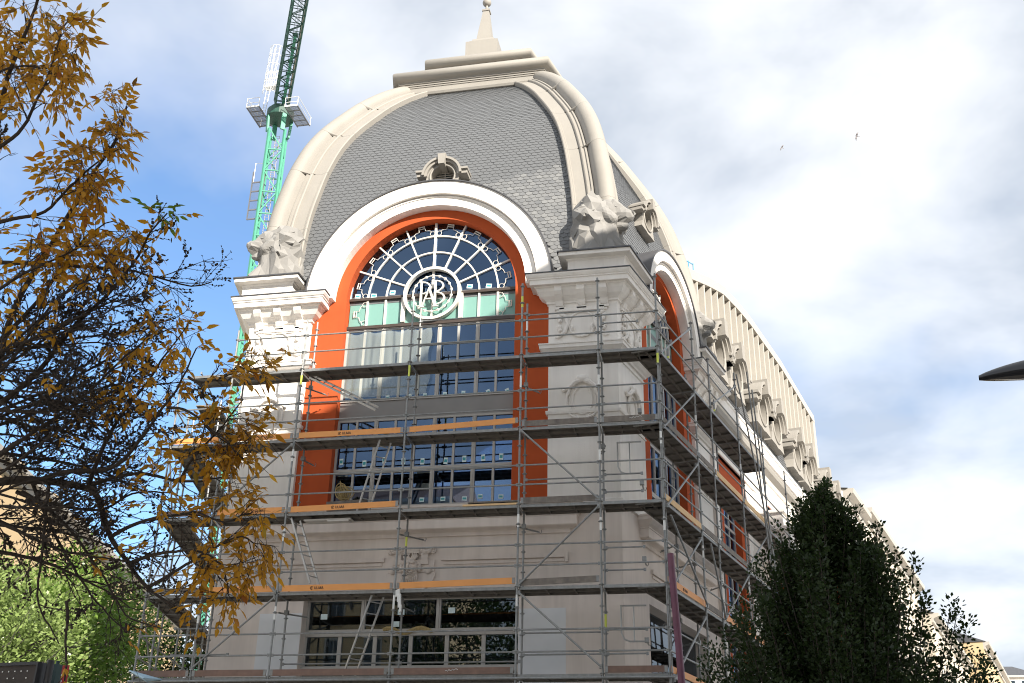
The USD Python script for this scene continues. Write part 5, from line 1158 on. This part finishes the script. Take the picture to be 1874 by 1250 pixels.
# the autumn tree whose limbs reach in from the left
AT = thing('autumn_tree', 'yellow autumn tree reaching in from the left, bare dark limbs and golden leaves', 'tree', (3.2, -19.4, 0))
ra = np.random.RandomState(21)
crotch = at_dist(-40, 890, 8.6)
trunk = smooth_path([(3.2, -19.4, 0), (3.25, -19.35, 1.2), (crotch[0]-.15, crotch[1], crotch[2]-.9), crotch], 12)
mb = MB().path(trunk, np.linspace(.22, .12, 12), 12); TR = part('trunk', mb, 'bark', AT, smooth=True)
G = [  # guide limbs: (x, y, distance) on the photograph, base radius, leaf share along it
 ([(-40, 890, 8.6), (60, 878, 8.5), (161, 892, 8.4), (202, 983, 8.3), (272, 1074, 8.2), (330, 1112, 8.1)], .034, .25, 1.0),
 ([(60, 885, 8.5), (130, 862, 8.3), (200, 857, 8.2), (262, 806, 8.0), (307, 746, 7.8), (345, 690, 7.7), (372, 640, 7.6)], .020, .4, 1.0),
 ([(161, 892, 8.4), (252, 867, 8.2), (330, 882, 8.0), (410, 880, 7.8), (440, 850, 7.7)], .016, .85, 1.1),
 ([(-60, 480, 9.0), (50, 481, 8.8), (198, 489, 8.6), (298, 511, 8.4), (347, 526, 8.3), (386, 517, 8.2)], .019, .12, .8),
 ([(-40, 890, 8.6), (-10, 700, 8.7), (30, 560, 8.7), (100, 440, 8.7), (164, 330, 8.7), (213, 262, 8.6), (235, 205, 8.6)], .032, .8, 1.0),
 ([(-40, 890, 8.6), (-40, 560, 8.5), (-20, 330, 8.5), (20, 150, 8.5), (60, 60, 8.5), (88, -20, 8.5)], .04, .85, 1.0),
 ([(-60, 300, 8.0), (20, 250, 8.0), (70, 160, 8.0), (95, 90, 8.0), (108, 40, 8.0)], .015, .95, 1.0),
 ([(-60, 420, 8.2), (20, 400, 8.2), (90, 380, 8.2), (140, 330, 8.2), (185, 290, 8.2), (222, 268, 8.2)], .016, .95, 1.0),
 ([(-30, 760, 8.6), (60, 690, 8.5), (130, 600, 8.4), (190, 540, 8.3), (240, 470, 8.2), (268, 415, 8.1), (290, 385, 8.1)], .022, .3, .8),
 ([(-30, 650, 8.4), (60, 560, 8.4), (120, 480, 8.4), (165, 430, 8.4), (210, 400, 8.3)], .018, .9, 1.0),
 ([(161, 892, 8.4), (220, 760, 8.2), (270, 690, 8.1), (300, 640, 8.0), (330, 590, 8.0)], .017, .8, 1.1),
 ([(202, 983, 8.3), (280, 950, 8.0), (350, 940, 7.8), (410, 960, 7.6), (450, 930, 7.6)], .015, .95, 1.2),
 ([(240, 1030, 8.2), (310, 1010, 7.9), (370, 1010, 7.7), (420, 1040, 7.6), (430, 1090, 7.6)], .014, .95, 1.2),
 ([(272, 1074, 8.2), (330, 1040, 8.0), (390, 1000, 7.8), (430, 980, 7.7), (462, 1000, 7.6)], .013, .9, 1.2),
 ([(345, 690, 7.7), (385, 700, 7.5), (425, 690, 7.4), (465, 672, 7.3)], .010, .95, 1.2),
 ([(330, 880, 8.0), (370, 820, 7.7), (410, 780, 7.6), (445, 735, 7.5)], .011, .95, 1.2),
 ([(307, 746, 7.8), (360, 760, 7.6), (410, 800, 7.5), (450, 830, 7.4)], .010, .95, 1.2),
 ([(90, 880, 8.4), (80, 1000, 8.2), (76, 1094, 8.1), (100, 1150, 8.1), (122, 1182, 8.0)], .013, .1, .7),
 ([(122, 1100, 8.1), (126, 1180, 8.0), (130, 1262, 8.0)], .012, .6, .5),
 ([(40, 900, 8.5), (120, 960, 8.3), (190, 1060, 8.2), (240, 1130, 8.1), (290, 1145, 8.0)], .014, .15, .9),
 ([(-40, 860, 8.3), (60, 790, 8.3), (150, 720, 8.3), (220, 640, 8.3), (300, 590, 8.3)], .018, .45, 1.0),
 ([(-50, 800, 8.9), (60, 740, 8.9), (160, 730, 8.8), (260, 700, 8.6), (330, 700, 8.4)], .016, .6, 1.0),
 ([(-50, 640, 8.9), (40, 640, 8.9), (140, 620, 8.8), (240, 610, 8.6), (320, 580, 8.5)], .014, .55, .9),
 ([(30, 900, 8.6), (90, 920, 8.5), (170, 930, 8.4), (250, 900, 8.2), (320, 910, 8.1)], .015, .5, 1.0),
 ([(60, 885, 8.5), (110, 1000, 8.5), (180, 1110, 8.4), (225, 1160, 8.4)], .014, .05, .9),
 ([(-60, 180, 8.4), (0, 130, 8.4), (60, 120, 8.4), (100, 130, 8.4)], .012, .95, 1.0),
 ([(-40, 560, 8.1), (40, 500, 8.1), (100, 470, 8.1), (150, 440, 8.1)], .014, .9, 1.0),
 ([(-60, 720, 8.0), (20, 660, 8.0), (80, 580, 8.0), (140, 520, 8.0), (200, 500, 8.0)], .014, .75, 1.0),
]
for k in range(30):                                        # bare tangle round the crotch
    y0 = ra.uniform(620, 1010); a = ra.uniform(-.75, .6); L_ = ra.uniform(170, 320); d0 = ra.uniform(8.0, 9.2)
    G.append(([(-70+L_*t*math.cos(a)*1.2, y0+L_*t*math.sin(a)+25*math.sin(3*t+k), d0-.2*t) for t in np.linspace(0, 1, 5)], ra.uniform(.008, .018), .06, 1.3))
tw = MB(); LP_, LT_, LN_, LL_, LW_ = [], [], [], [], []
def pinnate(p, d, n):
    """a drooping compound leaf"""
    d = unit(d); d = unit(d+np.array((0, 0, -.55))*ra.uniform(.2, 1.2)); Lr = ra.uniform(.10, .2)
    side = unit(np.cross(d, (0, 0, 1.0))+ra.normal(0, .25, 3)); nrm = np.cross(side, d)
    pts = np.array([p, p+d*Lr*.5+np.array((0, 0, -.01)), p+d*Lr+np.array((0, 0, -.03))]); tw.path(pts, .0022, 3, caps=False, closed=False)
    for i in range(n):
        q = pts[0]+(pts[2]-pts[0])*(i+1)/(n+.6)
        for s in (-1, 1):
            if ra.rand() < .22: continue
            t = unit(d*.75+side*s*ra.uniform(.5, 1.0)+np.array((0, 0, -ra.uniform(.1, .8)))); LP_.append(q); LT_.append(t); LN_.append(unit(nrm+ra.normal(0, .5, 3))); LL_.append(ra.uniform(.042, .088)); LW_.append(ra.uniform(.022, .036))
    LP_.append(pts[2]); LT_.append(unit(d+np.array((0, 0, -.3)))); LN_.append(unit(nrm+ra.normal(0, .4, 3))); LL_.append(ra.uniform(.055, .10)); LW_.append(ra.uniform(.024, .038))
def twig(p, d, L, r, leafy, depth, dens=1.):
    n = 6; pts = [p]; dd = unit(d); bend = ra.normal(0, .10, 3)+np.array((0, 0, .05))
    for i in range(n): dd = unit(dd+bend*.5+ra.normal(0, .10, 3)); pts.append(pts[-1]+dd*L/n)
    pts = np.array(pts); tw.path(pts, np.linspace(r, r*.35, n+1), 5 if r > .004 else 4, caps=False, closed=False)
    if depth > 0:
        for k in range(ra.randint(2, 5)):
            i = ra.randint(1, n); ax_ = unit(pts[i]-pts[i-1]); e = unit(np.cross(ax_, ra.normal(0, 1, 3))); twig(pts[i], ax_*.8+e*ra.uniform(.5, 1.0), L*ra.uniform(.35, .65), r*.55, leafy, depth-1, dens)
    if leafy > 0:
        for i in range(2, n+1):
            if ra.rand() < leafy*(.36 if leafy > .88 and dens < 1.05 else .21): 
                e = unit(np.cross(dd, ra.normal(0, 1, 3))); pinnate(pts[i], dd*.5+e, ra.randint(1, 4))
    else:
        for i in range(2, n+1): tw.obox(pts[i], ra.normal(0, .0035, 3), ra.normal(0, .0035, 3), ra.normal(0, .0035, 3))
for pts, r0, leafy, dens in G:
    w_ = smooth_path([at_dist(*q) for q in pts], 22); w_ += np.cumsum(ra.normal(0, .006, w_.shape), 0)*np.linspace(0, 1, 22)[:, None]
    part('limb', MB().path(w_, np.linspace(r0, max(.004, r0*.22), 22), 8, caps=True), 'bark', AT, smooth=60)
    Lw = np.linalg.norm(np.diff(w_, axis=0), axis=1).sum(); m_ = int(Lw*9*dens)
    for k in range(m_):
        t = ra.uniform(.12, 1.0)**.8; i = min(20, int(t*21)); ax_ = unit(w_[i+1]-w_[i]); e = unit(np.cross(ax_, ra.normal(0, 1, 3)))
        lf = leafy if t > .35 else leafy*.5
        twig(w_[i], ax_*.75+e*.75+np.array((0, 0, .12)), ra.uniform(.16, .40)*(1.1-.4*t)*(1.5 if leafy < .3 else 1), .0055*(1.2-.5*t), lf if ra.rand() < lf+.1 else 0., 1 if ra.rand() < .75 else 2, dens)
    if leafy > .3:
        for k in range(2): pinnate(w_[-1], w_[-1]-w_[-3]+ra.normal(0, .05, 3), ra.randint(2, 4))
part('twigs', tw, 'bark', AT, kind='stuff')
V, F0 = leaf_arr(LP_, LT_, LN_, LL_, LW_)
cen = V.mean(1); dq = cen-CAM; zf = dq @ CF; px_ = 937+FPX*(dq @ CR)/zf; py_ = 625-FPX*(dq @ CU)/zf
vis = (px_ > 0) & (px_ < 1874) & (py_ > 0) & (py_ < 1250); big = np.array(LL_)*np.abs((np.array(LN_)*unit(dq)).sum(1)+.3)/zf; big[~vis] = -1
order = np.argsort(-big); CW_ = node('crown', AT); one = set(order[:300].tolist())
for i in order[:300]: part('leaf', (V[i], F0), 'autumn_leaf', CW_, smooth=False)
rest_i = [i for i in range(len(V)) if i not in one]
part('leaves', leaves_mb(V[rest_i], F0), 'autumn_leaf', CW_, kind='stuff')
# a sprig that is still green at a twig tip
LP_, LT_, LN_, LL_, LW_ = [], [], [], [], []; tw = MB(); s0 = at_dist(275, 415, 8.1); s1_ = at_dist(283, 385, 8.1)
for k in range(5): pinnate(s1_, unit(s1_-s0)+ra.normal(0, .6, 3), 3)
V, F0 = leaf_arr(LP_, LT_, LN_, LL_, LW_); part('green_sprig', leaves_mb(V, F0), 'green_tip', CW_, kind='stuff')

# leafy crowns made of many small leaves along ascending shoots
def shoots_tree(name, label, base, H, env, nsh, leaf, nleaf, mat, barkm, seed, rtr, up=.75, z0f=.12, groupn=None, spread=.16):
    """env(t, az) = crown radius at relative height t; shoots leave the trunk and rise to the envelope"""
    rn = np.random.RandomState(seed); T = thing(name, label, 'tree', base, groupn); base = np.array(base, float)
    k = 10; tp = base+np.stack([np.cumsum(rn.normal(0, .03, k)), np.cumsum(rn.normal(0, .03, k)), np.linspace(0, H*.93, k)], 1)
    mb = MB().path(tp, np.linspace(rtr, rtr*.12, k), 9); part('trunk', mb, barkm, T, smooth=True)
    br = MB(); P, D = [], []
    for i in range(nsh):
        t1 = 1-rn.rand()**1.0*(1-z0f)*.98; az = rn.uniform(0, 2*math.pi); R_ = env(t1, az)*(.55+.5*rn.rand()**.6)
        t0 = max(.06, t1-up*R_/H*rn.uniform(.9, 1.5)-.04); a = np.array([np.interp(t0*H, tp[:, 2]-base[2], tp[:, q]) for q in (0, 1)]+[base[2]+t0*H])
        e = np.array([base[0]+R_*math.cos(az), base[1]+R_*math.sin(az), base[2]+t1*H+(rn.uniform(0, .55) if spread < .1 else 0)]); mid = (a+e)/2+np.array((math.cos(az), math.sin(az), -.5))*R_*.12
        s = np.linspace(0, 1, 9)[:, None]; c = a*(1-s)**2+2*mid*s*(1-s)+e*s*s; br.path(c, np.linspace(rtr*.16, .008, 9), 5, caps=False, closed=False)
        L = np.linalg.norm(e-a); m_ = int(nleaf*L)
        for j in range(m_):
            u = rn.uniform(.22, 1.04)**.75; p = a*(1-u)**2+2*mid*u*(1-u)+e*u*u; d = unit(2*(1-u)*(mid-a)+2*u*(e-mid)); sp = spread*R_*(1.05-.7*u)+(.10 if spread > .1 else .10*(1.25-u))
            off = rn.normal(0, 1, 3)*sp*np.array((1, 1, .7)); P.append(p+off); D.append(unit(d*.5+unit(off)+np.array((0, 0, .1))))
    part('branches', br, barkm, T, smooth=True, kind='stuff')
    P, D = np.array(P), np.array(D); n = len(P); N = unit(rn.normal(0, .6, (n, 3))+np.array((0, 0, .8))); Lq = leaf*rn.uniform(.7, 1.3, n)
    S_ = unit(np.cross(D, N)); V = np.stack([P, P+D*Lq[:, None]*.5+S_*Lq[:, None]*.30, P+D*Lq[:, None], P+D*Lq[:, None]*.5-S_*Lq[:, None]*.30], 1)
    F = (np.array([[0, 1, 2], [0, 2, 3]])[None]+4*np.arange(n)[:, None, None]).reshape(-1, 3)
    part('crown', (V.reshape(-1, 3), F), mat, T, kind=None); return T
# dark tree before the side facade
dist = 21.0; b0 = at_dist(1540, 1250, dist); apex = ray(1518, 885); apex = CAM+apex*(np.hypot(b0[0]-CAM[0], b0[1]-CAM[1])/np.hypot(apex[0], apex[1])); HD = apex[2]-.35
def env_dark(t, az): return 5.2*(1-t)**.92*(1+.09*math.sin(3*az+1)+.15*math.sin(7*az+9*t))+.05
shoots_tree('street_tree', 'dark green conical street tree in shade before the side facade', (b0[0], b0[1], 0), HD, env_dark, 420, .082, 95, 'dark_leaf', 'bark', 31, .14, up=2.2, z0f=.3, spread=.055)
# sunlit trees at lower left
def env_round(R): return lambda t, az: R*math.sqrt(max(.03, 1-((t-.62)/.42)**2))*(1+.15*math.sin(4*az+5*t))
c = at_dist(95, 1160, 50.0); shoots_tree('park_tree', 'sunlit pale green tree at lower left under the yellow leaves', (c[0], c[1], 0), at_dist(95, 1012, 50)[2], env_round(5.4), 230, .17, 60, 'lit_leaf', 'bark_grey', 41, .28, up=.5, z0f=.2)
c = at_dist(-70, 1130, 44.0); shoots_tree('park_tree', 'sunlit green tree cut by the left picture edge behind the bare limbs', (c[0], c[1], 0), at_dist(-20, 985, 44)[2], env_round(4.6), 170, .17, 60, 'lit_leaf', 'bark_grey', 43, .25, up=.5, z0f=.2)
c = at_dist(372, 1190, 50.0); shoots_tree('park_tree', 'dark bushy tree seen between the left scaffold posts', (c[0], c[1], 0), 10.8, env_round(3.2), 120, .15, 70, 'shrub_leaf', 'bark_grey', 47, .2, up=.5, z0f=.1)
# trees behind the viewer that the lower panes mirror
for i, (x, y, h, r, lb) in enumerate(((-4.5, -34.0, 16.5, 4.4, 'tall square tree behind the viewer, left of the pair mirrored below'), (2.2, -37.0, 15.0, 3.4, 'shorter square tree behind the viewer, right of the pair mirrored below'))):
    shoots_tree('plane_tree', lb, (x, y, 0), h, env_round(r), 90, .26, 50, 'shrub_leaf', 'bark_grey', 53+i, .22, up=.5, z0f=.15)
